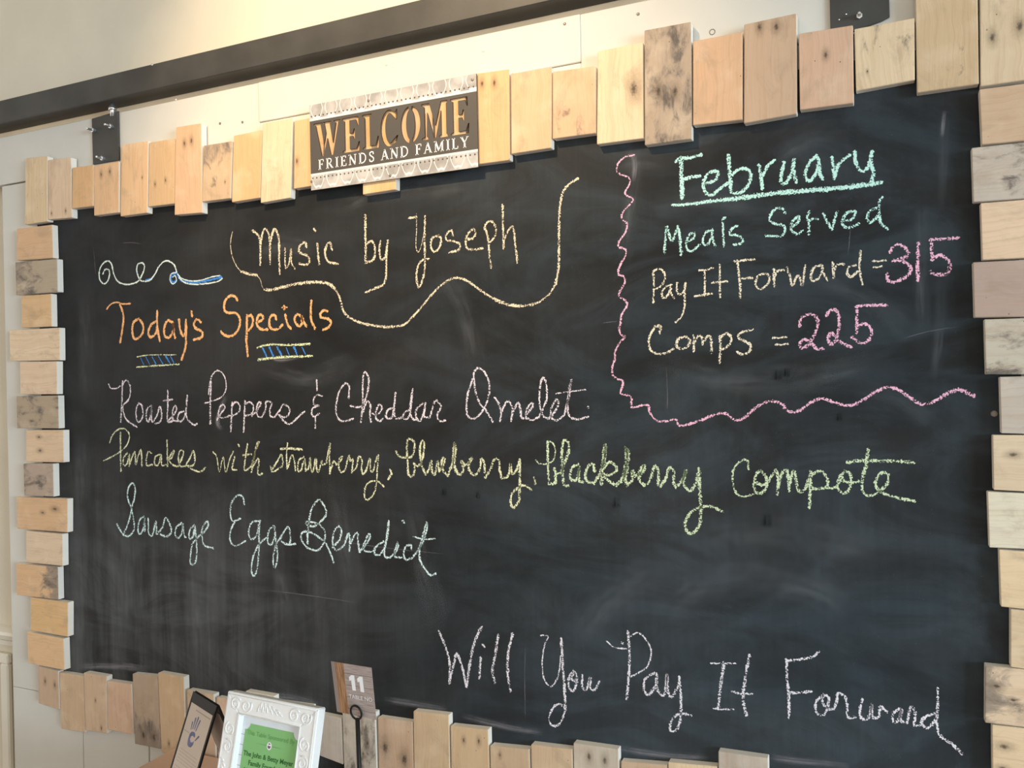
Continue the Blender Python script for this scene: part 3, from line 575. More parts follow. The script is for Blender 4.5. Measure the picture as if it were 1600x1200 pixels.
word('bold', 6.4, 'mint chalk word "February"', ('L', '9.5:430,245 430,400 440,560 440,665; 375,285 420,250 520,245 640,212; 470,465 540,445 625,435; 690,510 780,480 815,410 790,385 720,400 670,470 665,560 700,620 760,630 820,575 915,510;8:920,215 930,350 940,500 950,600; 960,420 1030,365 1110,360 1155,420 1130,520 1060,600 980,615;7:1240,320 1260,440 1275,570; 1280,430 1330,330 1400,270'),
     ('M', '300,290 275,400 270,500 320,505 380,400 405,260;7:405,260 400,380 430,500; 640,225 570,290 525,390 530,460 580,480 640,390 660,300; 640,220 670,300 670,400 705,465; 800,240 815,350 825,460; 830,440 870,310 985,215; 1040,180 1045,280 1080,360 1130,380 1180,330 1220,180;8:1215,180 1205,300 1230,400 1215,490'))
word('mint', 5, 'mint chalk word "Meals"', ('L', '6:255,1235 265,1080 280,960 330,1110 390,970;6.5:395,960 415,1080 430,1255; 490,1120 560,1080 570,1030 520,1040 485,1110 490,1190 540,1215 620,1150; 735,1000 690,1020 655,1090 670,1150 710,1140 750,1060; 755,990 755,1080 785,1170; 890,870 865,880 865,1000 875,1165; 1020,950 960,980 935,1040 1000,1050 1065,1080 1060,1130 975,1150'))
word('mint', 5.6, 'mint chalk word "Served"', ('M', '310,820 290,775 230,770 170,820 150,890 200,930 290,950 310,1000 280,1055 200,1060 110,1055; 390,960 450,910 455,860 415,880 375,940 385,1010 440,1035 490,1000; 565,805 545,860 560,950 560,1040; 565,900 600,880 655,875; 710,825 750,910 800,990; 800,985 830,880 850,800; 920,900 1000,890 1040,830 1040,805 970,810 920,870 910,940 970,975 1080,930; 1260,770 1190,800 1165,880 1200,920 1260,870 1290,820; 1325,655 1295,700 1290,820 1310,920 1380,985'))
word('bone', 4.2, 'cream chalk word "Pay" above "Comps"', ('N', '140,360 145,500 140,685; 135,410 150,355 205,335 250,370 262,430 230,500 165,545; 330,500 270,520 230,580 240,635 290,610 325,540; 320,500 320,580 355,640; 388,480 385,570 420,600 460,560 475,480; 475,480 465,600 465,720 430,830 370,890'))
word('bone', 4.4, 'cream chalk word "It" above "Comps"', ('N', '675,355 675,480 675,610; 615,350 690,345 760,325; 570,620 660,605 750,590; 832,290 832,450 835,630; 750,480 830,470 910,465'))
word('bone', 4.8, 'cream chalk word "Forward" above "Comps"', ('N', '5.6:1015,250 1030,400 1045,520 1045,635; 980,255 1080,245 1190,235; 1050,435 1170,428; 1310,385 1240,400 1205,470 1220,530 1265,545 1330,490 1350,420 1310,385; 1395,340 1395,430 1400,515; 1400,420 1430,360 1500,345'),
     ('O', '250,390 270,450 290,530 320,470 345,460 365,530 390,375; 520,370 460,390 435,450 450,495 500,470 525,410; 525,370 530,430 565,490; 605,350 610,410 615,470; 618,410 640,370 700,365; 790,370 730,390 720,440 750,465 800,420; 825,260 815,360 820,440 840,520'))
word('pink', 6.8, 'pink chalk number 315', ('O', '1055,270 1080,225 1140,215 1190,260 1175,305 1080,340; 1110,330 1190,360 1215,410 1180,460 1100,500 1040,495 1030,440; 1275,200 1270,350 1272,490; 1365,175 1450,165 1590,158; 1380,180 1380,260 1385,330; 1385,315 1450,295 1510,340 1520,400 1490,440 1420,445 1370,425'))
word('bone', 5.2, 'cream chalk word "Comps"', ('P', '7:555,400 560,350 520,350;5.4:520,350 480,420 470,480 490,540 550,565 610,555 660,525; 750,430 700,450 685,500 715,525 770,510 790,460 760,430; 820,420 820,480 820,545; 825,470 860,425 885,440 890,490; 890,480 930,425 955,450 960,555;6.5:1025,430 1030,520 1020,635; 1025,440 1070,405 1110,430 1100,490 1040,535; 1285,375 1200,395 1165,435 1220,465 1265,500 1250,550 1200,570 1160,550'))
word('pink', 6.2, 'pink chalk number 225', ('O', '345,850 360,790 400,760 460,765 490,810 470,900 430,970; 430,970 385,950 350,980 360,1020 410,1000 440,985 480,1025 530,1025; 555,765 580,730 620,720 650,760 655,850 640,940; 640,940 590,900 570,950 590,990 640,960 690,985 750,1010;7:790,695 900,685 1030,685; 795,700 795,800 795,900; 800,850 850,830 900,860 910,920 870,970 820,980 755,935'))
word('white', 5.4, 'white chalk word "Will"', ('T', '1145,345 1180,430 1210,540 1210,670; 1210,660 1235,560 1255,485 1290,570 1315,690;6.5:1318,690 1335,560 1365,420 1410,315; 1405,510 1400,570 1398,640; 1418,430 1429,442;6.5:1515,370 1490,520 1478,600 1495,670; 1605,360 1577,480 1575,620 1592,720'))
word('white', 5.2, 'white chalk word "You"', ('R', '3.6:180,370 225,375 205,430 190,530 200,640 245,690 290,620 305,500;6.5:308,390 318,560 330,720 335,840;5:335,840 300,920 255,935 230,890 260,820 300,800 325,820; 385,590 355,640 360,700 385,715 405,660 395,600 370,640 400,660; 440,620 440,690 465,710 490,630 490,700 520,710 545,660'))
word('white', 5.4, 'white chalk word "Pay" after "You"', ('R', '725,345 735,480 730,620 718,770;4:740,375 790,355 840,400 870,470 850,560 790,605 740,630;3.6:590,405 640,445 715,455; 688,414 693,420; 890,605 835,640 825,710 855,740 900,680 905,620; 905,610 905,700 950,745 970,610 975,720 1000,755 1040,680 1045,630; 1045,630 1055,760 1055,880 1030,960 990,965 1000,900 1050,860 1120,870'))
word('white', 6, 'white chalk word "It" after "You Pay"', ('R', '1325,540 1305,680 1290,820;4:1240,545 1320,545 1400,545;4.4:1260,825 1310,832 1390,832;7:1485,495 1460,620 1445,760 1465,870;5:1375,720 1430,735 1505,735'))
word('white', 5.6, 'white chalk word "Forward" trailing off below', ('S', '115,520 120,640 130,760 132,885; 120,530 200,520 280,505 315,470; 130,730 200,728 270,720; 345,740 300,790 305,855 345,870 370,830 380,760 350,745 340,790 380,830 410,830; 410,830 430,780 435,735 480,750 495,810 500,880 545,882; 590,770 575,840 585,890 630,885 650,800 650,880 690,880 700,830 705,815 745,850;6.5:820,830 780,860 785,910 815,900 835,830 830,900 870,915; 870,915 890,820 920,850 915,930 950,930; 1040,860 980,880 960,920 1000,950 1045,900 1055,860;5>8:1060,700 1060,820 1055,930 1080,1000 1150,1050 1210,1110'))
for m_, w_, lb, ch in W_: chalk_obj('chalk_word', 'ch_' + m_, w_ * 1.12, ch, lb)
chalk_obj('chalk_line', 'ch_cream', 5.4, [('A', '2.2:118,460 105,520 103,580 118,660 150,730 185,770;6:185,770 240,790 310,800;1.6:310,805 335,835 350,890 370,915;7:370,912 420,915 520,890 620,868 720,855 800,855 870,870 920,905;5.6:920,905 950,960 970,1030 990,1090 1030,1130 1100,1165 1200,1190 1320,1205 1400,1200'),
    ('B', '5:0,1200 60,1185 130,1120 200,1040 280,945 360,870 440,825 500,825 560,850 650,915 740,975;7:740,975 820,1012 900,1035 980,1040 1060,1030;4.6:1060,1030 1120,1005 1190,950 1240,870;6:1240,870 1260,780 1268,650 1268,500 1270,350 1280,230 1300,150 1340,95 1415,45')], 'cream wavy chalk line cupping the music notice')
chalk_obj('chalk_line', 'ch_pink', 5, [('Q', '4>5:765,170 710,180 665,220 655,270 680,290 730,310 735,350 710,395 715,420 755,440 750,465 705,510 685,550 695,575 720,600 710,650 675,700 665,740 710,760 710,800 680,850 665,910 700,930 705,970 680,1010 670,1050 710,1080 720,1110 690,1160 680,1200 679,1225'),
    ('P', '245,330 240,380 265,425 285,430 240,480 205,550 205,600 185,670 185,720 210,755 265,775 260,830 250,875 320,890 335,920 335,980 400,970 465,965 475,1020 530,1085 600,1090 680,1075 700,1120 740,1125;6.4:740,1125 860,1090 980,1040 1070,1030 1120,1070 1170,1085 1230,1050 1310,980 1390,940 1470,940 1530,972'),
    ('U', '7:100,150 150,175 200,165 260,120 330,90 400,110 470,130 530,130 600,95 680,45 750,20 820,40 880,80 950,125 1010,120 1080,85;9:1080,85 1150,45 1210,40 1285,75')], 'pink wavy chalk line fencing off the February tally')
chalk_obj('chalk_line', 'ch_bold', 9.5, [('L', '5>10:335,735 450,735 600,715 800,690 1000,670 1200,642'), ('M', '10:0,640 200,612 400,600 600,580 800,565 1000,545 1200,520 1310,495')], 'mint chalk underline below "February"')
chalk_obj('chalk_doodle', 'ch_blue', 3, [('C', '2.4:388,270 367,215 377,168; 440,288 490,270 522,225;5.5:690,250 730,295 830,305 930,290 1030,265;6:682,232 645,245 635,285 655,310 680,290')], 'blue chalk filling of the curling flourish')
chalk_obj('chalk_doodle', 'ch_pale', 3.4, [('C', '105,240 125,205 155,215 150,280 115,318 80,280 80,210 110,155 150,140 175,170 190,240 225,300 290,322 370,305 410,250 430,190 415,155 380,165 370,210 385,270 410,295 470,290 510,245 545,180 590,140 630,145 665,175 682,225;2.4:682,228 640,240 630,285 650,318 680,295 670,255 650,265;2.6:690,240 720,275 790,295 870,290 950,265 1020,252;3:700,270 750,310 830,322 920,315 1000,300 1038,275')], 'pale chalk curling flourish')
chalk_obj('chalk_line', 'ch_blue', 2.6, [('C', '1.6:400,895 425,950; 2:440,885 470,945; 490,885 520,945; 540,885 575,945;3.6:595,880 630,940; 635,885 660,935')], 'blue chalk hatching below "Today\'s"')
chalk_obj('chalk_line', 'ch_lime', 3, [('C', '2.4:372,888 450,875 550,872 675,872;3.6:370,968 480,960 600,952 700,945')], 'lime chalk double underline below "Today\'s"')
chalk_obj('chalk_line', 'ch_blue', 4, [('D', '605,690 645,780;4.6:675,685 715,775;4.6:755,680 800,765;2.6:850,690 880,765;4.6:930,680 965,765;2.6:1015,685 1050,755')], 'blue chalk hatching below "Specials"')
chalk_obj('chalk_line', 'ch_lime', 5.6, [('D', '4.4>5.6:545,690 600,670 700,655 850,660 1000,655 1095,650;6.4>5:560,815 700,795 850,785 1000,780 1120,775')], 'lime chalk double underline below "Specials"')

for tl_, one in (('O', '920,340 970,338 1020,336'), ('O', '925,388 960,384 990,380'), ('P', '1435,440 1490,437 1545,435'), ('P', '1460,492 1510,490 1555,488')):
    chalk_obj('chalk_line', 'ch_bone', 4.6, [(tl_, one)], 'short cream chalk bar of an equals sign')

# ------------------------------------------------------------------ the welcome sign
SY = -0.0238
sg = [onY(x, y, SY) for x, y in ((484.6, 164.7), (745.6, 114), (745.6, 260), (485, 298.8))]
sx0 = (sg[0].x + sg[3].x) / 2; sx1 = (sg[1].x + sg[2].x) / 2; sz1 = (sg[0].z + sg[1].z) / 2; sz0 = (sg[2].z + sg[3].z) / 2
SW, SH = sx1 - sx0, sz1 - sz0
def sign_mat():
    m, nt = newmat('printed_welcome_board'); g = G(nt); o = g.obj(); x, y, z = g.sep(o)    # object origin at the lower left corner
    v = g.math('DIVIDE', z, SH); u = g.math('DIVIDE', x, SH)
    pa = g.math('MULTIPLY', g.math('ADD', g.math('COSINE', g.math('MULTIPLY', u, 2 * pi / 0.205)), g.math('COSINE', g.math('MULTIPLY', v, 2 * pi / 0.27))), 1.0)
    pb = g.math('MULTIPLY', g.math('COSINE', g.math('MULTIPLY', u, 4 * pi / 0.205)), 0.42)
    lat = g.math('ABSOLUTE', g.math('ADD', pa, pb))
    line = g.math('SUBTRACT', 1.0, g.step(lat, 0.10, 0.30))
    cl = g.noise(o, 22, 3.0)
    ground = g.mix(g.step(cl, 0.35, 0.65), (0.34, 0.32, 0.31), (0.54, 0.52, 0.50))
    col = g.mix(line, ground, (0.78, 0.77, 0.75))
    # pale strip with a row of dots along both edges of the dark band
    vv = g.math('ABSOLUTE', g.math('SUBTRACT', v, 0.501))
    strip = g.math('LESS_THAN', vv, 0.335)
    col = g.mix(strip, col, (0.74, 0.73, 0.71))
    fu = g.math('SUBTRACT', g.math('FRACT', g.math('MULTIPLY', u, 1 / 0.056)), 0.5)
    dv = g.math('DIVIDE', g.math('SUBTRACT', vv, 0.362), 0.056)
    dd = g.math('SQRT', g.math('ADD', g.math('MULTIPLY', fu, fu), g.math('MULTIPLY', dv, dv)))
    col = g.mix(g.math('LESS_THAN', dd, 0.19), col, (0.10, 0.085, 0.075))
    band = g.math('LESS_THAN', vv, 0.309)
    col = g.mix(band, col, (0.085, 0.075, 0.066))
    g.bsdf(col, 0.5, 0.35)
    return m
MAT['sign'] = sign_mat()
MAT['sign_edge'] = paint('sign_core', (0.10, 0.06, 0.035), 0.8, 0.1, 0.1)
sign = empty('welcome_sign', (sx0, SY, sz0), 'rectangular welcome sign with cut-out letters and pale trellis borders fixed over the slats', 'sign')
def ell(cx, cy, rx, ry, a0, a1, n=14): return [(cx + rx * cos(radians(a0 + (a1 - a0) * i / n)), cy + ry * sin(radians(a0 + (a1 - a0) * i / n))) for i in range(n + 1)]
GL = {
 'E': [[(0,0),(.97,0),(1,.27),(.93,.27),(.8,.08),(.42,.08),(.42,.46),(.6,.46),(.66,.36),(.72,.36),(.72,.66),(.66,.66),(.6,.54),(.42,.54),(.42,.92),(.78,.92),(.88,.74),(.95,.74),(.93,1),(0,1),(0,.95),(.13,.92),(.13,.08),(0,.05)]],
 'L': [[(0,0),(.97,0),(1,.33),(.92,.33),(.78,.08),(.45,.08),(.45,.92),(.58,.95),(.58,1),(0,1),(0,.95),(.14,.92),(.14,.08),(0,.05)]],
 'W': [[(0,1),(.32,1),(.32,.955),(.26,.94),(.37,.36),(.45,.68),(.40,.94),(.34,.955),(.34,1),(.66,1),(.66,.955),(.60,.94),(.70,.36),(.82,.94),(.75,.955),(.75,1),(1,1),(1,.955),(.92,.94),(.70,0),(.62,0),(.50,.52),(.36,0),(.28,0),(.07,.94),(0,.955)]],
 'M': [[(0,0),(.27,0),(.27,.05),(.19,.08),(.22,.75),(.46,.02),(.54,.02),(.74,.75),(.74,.08),(.66,.05),(.66,0),(1,0),(1,.05),(.94,.08),(.94,.92),(1,.95),(1,1),(.74,1),(.52,.36),(.30,1),(0,1),(0,.95),(.10,.92),(.11,.08),(0,.05)]],
 'O': [ell(.5,.5,.5,.52,100,260) + ell(.5,.5,.22,.43,255,105), ell(.5,.5,.5,.52,80,-80) + ell(.5,.5,.22,.43,-75,75)],
 'C': [[(.97,1.0),(.90,1.0),(.86,.94)] + ell(.5,.5,.5,.52,62,300) + [(.92,.10),(1.0,.26),(.93,.27)] + ell(.52,.5,.25,.43,300,60) + [(.90,.70),(.97,.70)]]}
ztl, zbl = sz1 - 0.226 * SH, sz1 - 0.622 * SH
cu = bpy.data.curves.new('sign_outline', 'CURVE'); cu.dimensions = '2D'; cu.fill_mode = 'BOTH'; cu.extrude = 0.0016
def spl(pts):
    s_ = cu.splines.new('POLY'); s_.points.add(len(pts) - 1); s_.use_cyclic_u = True
    for i, (a, b) in enumerate(pts): s_.points[i].co = (a, b, 0, 1)
spl([(0, 0), (SW, 0), (SW, SH), (0, SH)])
for ch, a, b in (('W', 108, 332), ('E', 345, 490), ('L', 513, 650), ('C', 664, 812), ('O', 833, 996), ('M', 1008, 1226), ('E', 1250, 1406)):
    xa = onY(470 + a / 5.3333, 205, SY).x - sx0; xb = onY(470 + b / 5.3333, 205, SY).x - sx0
    for poly in GL[ch]: spl([(xa + (xb - xa) * px, (zbl - sz0) + (ztl - zbl) * pz) for px, pz in poly])
tmp = bpy.data.objects.new('sign_outline', cu); C.objects.link(tmp)
me = bpy.data.meshes.new_from_object(tmp.evaluated_get(bpy.context.evaluated_depsgraph_get()))
bpy.data.objects.remove(tmp)
me.transform(Matrix(((1, 0, 0, 0), (0, 0, -1, 0), (0, 1, 0, 0), (0, 0, 0, 1))))
me.name = 'sign_panel'; me.materials.clear(); me.materials.append(MAT['sign']); me.materials.append(MAT['sign_edge'])
for p in me.polygons: p.material_index = 0 if abs(p.normal.y) > 0.7 else 1; p.use_smooth = False
link(bpy.data.objects.new('sign_panel', me), 'sign_panel', (sx0, SY + 0.0016, sz0), sign)
# small serif capitals
def ribbon2(poly, th):
    V = []; Fs = []
    P = [Vector((a, b)) for a, b in poly]; n = len(P)
    for i, p in enumerate(P):
        t = (P[min(i + 1, n - 1)] - P[max(i - 1, 0)]).normalized(); nn = Vector((-t.y, t.x)) * th / 2
        V += [p - nn, p + nn]
    for i in range(n - 1): Fs.append((2 * i, 2 * i + 1, 2 * i + 3, 2 * i + 2))
    return V, Fs
K, N_ = 0.17, 0.075
SF_ = lambda x, y, h=.14: [([(x - h, y), (x + h, y)], N_)]
SER = {
 'F': (.66, [([(.16,0),(.16,1)],K), ([(0,.97),(.62,.97)],N_), ([(.16,.52),(.46,.52)],N_), ([(.6,1),(.6,.76)],N_), ([(.46,.63),(.46,.41)],N_)] + SF_(.16,.03,.17)),
 'R': (.84, [([(.16,0),(.16,1)],K), ([(0,.97),(.42,.97),(.58,.88),(.62,.75),(.56,.6),(.42,.5),(.16,.49)],.1), ([(.38,.5),(.72,.02)],K)] + SF_(.16,.03,.17) + SF_(.75,.03,.1)),
 'I': (.36, [([(.18,0),(.18,1)],K)] + SF_(.18,.03,.18) + SF_(.18,.97,.18)),
 'E': (.70, [([(.16,0),(.16,1)],K), ([(0,.97),(.62,.97)],N_), ([(0,.03),(.65,.03)],N_), ([(.16,.52),(.46,.52)],N_), ([(.6,1),(.6,.78)],N_), ([(.64,0),(.64,.24)],N_), ([(.46,.63),(.46,.41)],N_)]),
 'N': (.90, [([(.14,0),(.14,1)],N_), ([(.1,1),(.74,0)],K), ([(.74,0),(.74,1)],N_)] + SF_(.12,.03) + SF_(.06,.97,.1) + SF_(.74,.97)),
 'D': (.88, [([(.16,0),(.16,1)],K), ([(0,.97),(.4,.97),(.62,.88),(.76,.68),(.78,.5),(.76,.32),(.62,.12),(.4,.03),(0,.03)],.11)]),
 'S': (.62, [([(.52,.72),(.5,.92),(.3,.98),(.12,.88),(.1,.72),(.24,.58),(.42,.46),(.54,.32),(.52,.12),(.34,.02),(.12,.07),(.07,.28)],.12)]),
 'A': (.86, [([(.1,0),(.42,1)],N_), ([(.4,1),(.74,0)],K), ([(.22,.34),(.62,.34)],N_)] + SF_(.1,.03,.12) + SF_(.74,.03,.14)),
 'M': (1.04, [([(.14,0),(.14,1)],N_), ([(.14,1),(.5,.08)],K), ([(.5,.08),(.84,1)],N_), ([(.86,1),(.86,0)],K)] + SF_(.14,.03) + SF_(.08,.97,.1) + SF_(.86,.03,.16) + SF_(.94,.97,.1)),
 'L': (.66, [([(.16,0),(.16,1)],K), ([(0,.03),(.62,.03)],N_), ([(.6,0),(.6,.26)],N_)] + SF_(.16,.97,.17)),
 'Y': (.80, [([(.08,1),(.4,.46)],K), ([(.4,.46),(.72,1)],N_), ([(.4,.48),(.4,0)],K)] + SF_(.4,.03,.15) + SF_(.1,.97,.14) + SF_(.7,.97,.12))}
def serif_word(txt, xa, xb, z0, z1, y, mat, parent):
    h = z1 - z0; ws = [SER[c][0] for c in txt]; gap = ((xb - xa) / h - sum(ws)) / max(1, len(txt) - 1); sc = 1.0
    if gap < 0.1: sc = ((xb - xa) / h - 0.1 * (len(txt) - 1)) / sum(ws); gap = 0.1
    V = []; Fs = []; cx = xa
    for c in txt:
        for poly, th in SER[c][1]:
            v, f = ribbon2([(a * sc, b) for a, b in poly], th); b_ = len(V)
            V += [(cx + p.x * h, y, z0 + p.y * h) for p in v]; Fs += [tuple(i + b_ for i in q) for q in f]
        cx += (SER[c][0] * sc + gap) * h
    return mesh('sign_lettering', V, Fs, mat, parent, label='white printed serif capitals "%s"' % txt)
zf1, zf0 = sz1 - 0.655 * SH, sz1 - 0.772 * SH
for txt, a, b, yy in (('FRIENDS', 148, 614, 257), ('AND', 668, 897, 237), ('FAMILY', 955, 1398, 225)):
    serif_word(txt, onY(470 + a / 5.3333, yy, SY).x, onY(470 + b / 5.3333, yy, SY).x, zf0, zf1, SY - 0.0002, 'white', sign)
for a, b in ((1430, 130), (565, 305), (745, 930), (90, 980)):
    p_ = onY(470 + a / 5.3333, 100 + b / 5.3333, SY); screw((p_.x, SY, p_.z), 0.0034, sign)

# ------------------------------------------------------------------ the table and what stands on it
tc = onY(272.5, 1168.7, -0.03); TZ = tc.z
table = empty('cafe_table', (-1.1, -0.4, 0), 'tan topped cafe table pushed against the wall below the chalkboard', 'table')
TX0, TX1, TY0, TY1 = tc.x, tc.x + 0.95, -0.80, tc.y
box('tabletop', (TX0, TY0, TZ - 0.03), (TX1, TY1, TZ), 'tabletop', table, 0.003)
box('apron', (TX0 + 0.06, TY0 + 0.06, TZ - 0.10), (TX1 - 0.06, TY1 - 0.06, TZ - 0.03), 'tabletop', table)
for xx in (TX0 + 0.04, TX1 - 0.10):
    for yy in (TY0 + 0.04, TY1 - 0.10): box('leg', (xx, yy, 0), (xx + 0.06, yy + 0.06, TZ - 0.03), 'black', table, 0.004)

def local(parent_rot, origin):                # maps (right, up, out) to world
    X, U, N = parent_rot
    return lambda a, b, c=0.0: origin + X * a + U * b + N * c
def text_part(name, body, size, L, a, b, c, mat, parent, align='CENTER', label=None, bold=0.0):
    cv = bpy.data.curves.new(name, 'FONT'); cv.body = body; cv.size = size; cv.align_x = align; cv.offset = bold; cv.resolution_u = 3
    t = bpy.data.objects.new(name, cv); C.objects.link(t)
    me_ = bpy.data.meshes.new_from_object(t.evaluated_get(bpy.context.evaluated_depsgraph_get())); bpy.data.objects.remove(t)
    V = [L(a + v.co.x, b + v.co.y, c) for v in me_.vertices]; Fs = [tuple(p.vertices) for p in me_.polygons]
    return mesh(name, V, Fs, mat, parent, label=label)
def flat(name, pts, L, c, mat, parent, th=0.0, **k):
    if th: 
        q = [L(a, b, c) for a, b in pts]; return prism(name, q, L(0, 0, -th) - L(0, 0, 0), mat, parent, **k)
    return mesh(name, [L(a, b, c) for a, b in pts], [tuple(range(len(pts)))], mat, parent, **k)

# ---- white carved picture frame
fx, fy, fyaw, ftilt, fs = -1.0926, -0.3602, -0.0390, 0.2368, 1.0186
FWd, FHt, FD_ = 0.225 * fs, 0.285 * fs, 0.022
X = Vector((cos(fyaw), sin(fyaw), 0)); Yb = Vector((-sin(fyaw), cos(fyaw), 0))
U = cos(ftilt) * Vector((0, 0, 1)) + sin(ftilt) * Yb; N = X.cross(U)       # N points to the viewer
base = Vector((fx, fy, TZ + 0.0006))
base = base + Vector((0, 0, 1)) * max(0.0, FD_ * sin(ftilt)) * 1.0
L = local((X, U, N), base)
pf = empty('picture_frame', (fx, fy, TZ), 'white carved picture frame holding a green sponsor card on the table', 'picture frame')
BW = 0.040
hw = FWd / 2
def rail_piece(name, pts): prism(name, [L(a, b, 0) for a, b in pts], -N * FD_, 'wframe', pf, 0.0018)
rail_piece('frame_rail', [(-hw, FHt), (hw, FHt), (hw - BW, FHt - BW), (-hw + BW, FHt - BW)]); rail_piece('frame_rail', [(-hw, 0), (-hw + BW, BW), (hw - BW, BW), (hw, 0)])
rail_piece('frame_rail', [(-hw, 0), (-hw, FHt), (-hw + BW, FHt - BW), (-hw + BW, BW)]); rail_piece('frame_rail', [(hw, 0), (hw - BW, BW), (hw - BW, FHt - BW), (hw, FHt)])
for inset, r_ in ((0.005, 0.0016), (BW - 0.003, 0.0020)):     # raised lips along both edges of the border
    tube('lip', [L(-hw + inset, inset, 0.0005), L(hw - inset, inset, 0.0005), L(hw - inset, FHt - inset, 0.0005), L(-hw + inset, FHt - inset, 0.0005)], r_, 'wframe', pf, 6, True)
def scroll(ca, cb, r, ang, flip):
    pts = []; rad = []
    for i in range(26):
        t = i / 25; a = ang + flip * t * 4.2 * pi / 1.6; rr = r * (1 - 0.86 * t)
        pts.append(L(ca + rr * cos(a), cb + rr * sin(a), 0.0004)); rad.append(0.0016 - 0.0007 * t)
    tube('scroll_ornament', pts, rad, 'wframe', pf, 6)
def leafy(ca, cb, ang, ln):
    pts = [L(ca + ln * t * cos(ang + 0.5 * t), cb + ln * t * sin(ang + 0.5 * t), 0.0004) for t in (0, .25, .5, .75, 1)]
    tube('leaf_ornament', pts, [0.0008, 0.0015, 0.0017, 0.0012, 0.0004], 'wframe', pf, 6)
mid = BW / 2 + 0.001
for bb in (FHt - mid, mid):
    for aa, fl in ((-0.088, 1), (-0.060, -1), (0.060, 1), (0.088, -1)): scroll(aa, bb, 0.0138, 0.6, fl); scroll(aa, bb, 0.0098, 0.6 + pi, fl)
    for k in range(11): leafy(-0.032 + 0.0064 * k, bb - 0.006 + 0.004 * (k % 2), pi / 2 + (k - 5) * 0.16, 0.015)
for aa in (-hw + mid, hw - mid):
    for k, bb in enumerate((0.065, 0.098, 0.190, 0.222)): scroll(aa, bb, 0.0138, 2.0, 1 if k % 2 else -1); scroll(aa, bb, 0.0098, 2.0 + pi, 1 if k % 2 else -1)
    for k in range(5): leafy(aa - 0.004 + 0.004 * (k % 2), 0.122 + 0.010 * k, pi / 2 + (k - 2) * 0.35, 0.014)
flat('backing_paper', [(-hw + BW - .002, BW - .002), (hw - BW + .002, BW - .002), (hw - BW + .002, FHt - BW + .002), (-hw + BW - .002, FHt - BW + .002)], L, -0.012, 'mat_white', pf, 0.002)
for k in range(9): flat('ruled_line', [(-hw + BW, 0.062 + k * .019), (hw - BW, 0.062 + k * .019), (hw - BW, 0.0628 + k * .019), (-hw + BW, 0.0628 + k * .019)], L, -0.0117, 'print_grey', pf)
# green card with scooped corners
gw, g0, g1 = 0.0655, 0.06, FHt - BW - 0.014
sc = 0.012
card = []
for cx, cy, a0 in ((-gw, g1, 0), (gw, g1, -90), (gw, g0, 180), (-gw, g0, 90)):
    card += [(cx + sc * cos(radians(a0 - 90 * t)) if True else 0, cy + sc * sin(radians(a0 - 90 * t))) for t in (0, .2, .4, .6, .8, 1)][::-1]
card = []
for cx, cy, s1, s2 in ((-gw, g1, 1, -1), (gw, g1, -1, -1), (gw, g0, -1, 1), (-gw, g0, 1, 1)):
    arc = [(cx + s1 * sc * sin(t * pi / 2 / 5), cy + s2 * sc * cos(t * pi / 2 / 5)) for t in range(6)]
    card += arc if s1 == -s2 else arc[::-1]
gc = flat('green_card', card, L, -0.0112, 'green', pf, 0.0005, label='green sponsor card with scooped corners')
tt = g1
text_part('card_lettering', 'This Table Sponsored By', 0.0118, L, 0, tt - 0.0200, -0.0108, 'mgreen', gc, bold=0.0001)
text_part('card_lettering', 'The John & Betty Meyer', 0.0126, L, 0.0005, tt - 0.0585, -0.0108, 'dgreen', gc, bold=0.00025)
text_part('card_lettering', 'Family Foundation', 0.0126, L, 0, tt - 0.0742, -0.0108, 'dgreen', gc, bold=0.00025)
text_part('card_lettering', 'Marco I', 0.0126, L, -0.036, tt - 0.0885, -0.0108, 'dgreen', gc, bold=0.00025)
ec = tt - 0.0325
flat('emblem_disc', [(0.0062 * cos(a * pi / 12), ec + 0.0072 * sin(a * pi / 12)) for a in range(24)], L, -0.0107, 'white', gc)
flat('emblem_mark', [(0.004 * cos(a * pi / 10 + pi), ec + 0.0002 + 0.005 * sin(a * pi / 10 + pi)) for a in range(11)], L, -0.0105, 'grey', gc)
flat('emblem_mark', [(0.0028 * cos(a * pi / 8), ec + 0.0028 + 0.0022 * sin(a * pi / 8)) for a in range(9)], L, -0.0105, 'grey', gc)
for k in range(1, 10):
    for s_ in (-1, 1):
        rr = 0.00075 - 0.00005 * k; cxk = s_ * (0.006 + 0.0029 * k)
        flat('dot', [(cxk + rr * cos(a * pi / 4), ec + rr * sin(a * pi / 4)) for a in range(8)], L, -0.0107, 'dgreen', gc)
# prop at the back of the frame
pt = L(0, 0.17, -FD_); pb = Vector((pt.x, pt.y + 0.105, TZ))
prism('prop_leg', [pt - X * 0.02, pt + X * 0.02, pb + X * 0.025 + Yb * 0.0, pb - X * 0.025], Vector((0, 0.003, 0.003)), 'black', pf)

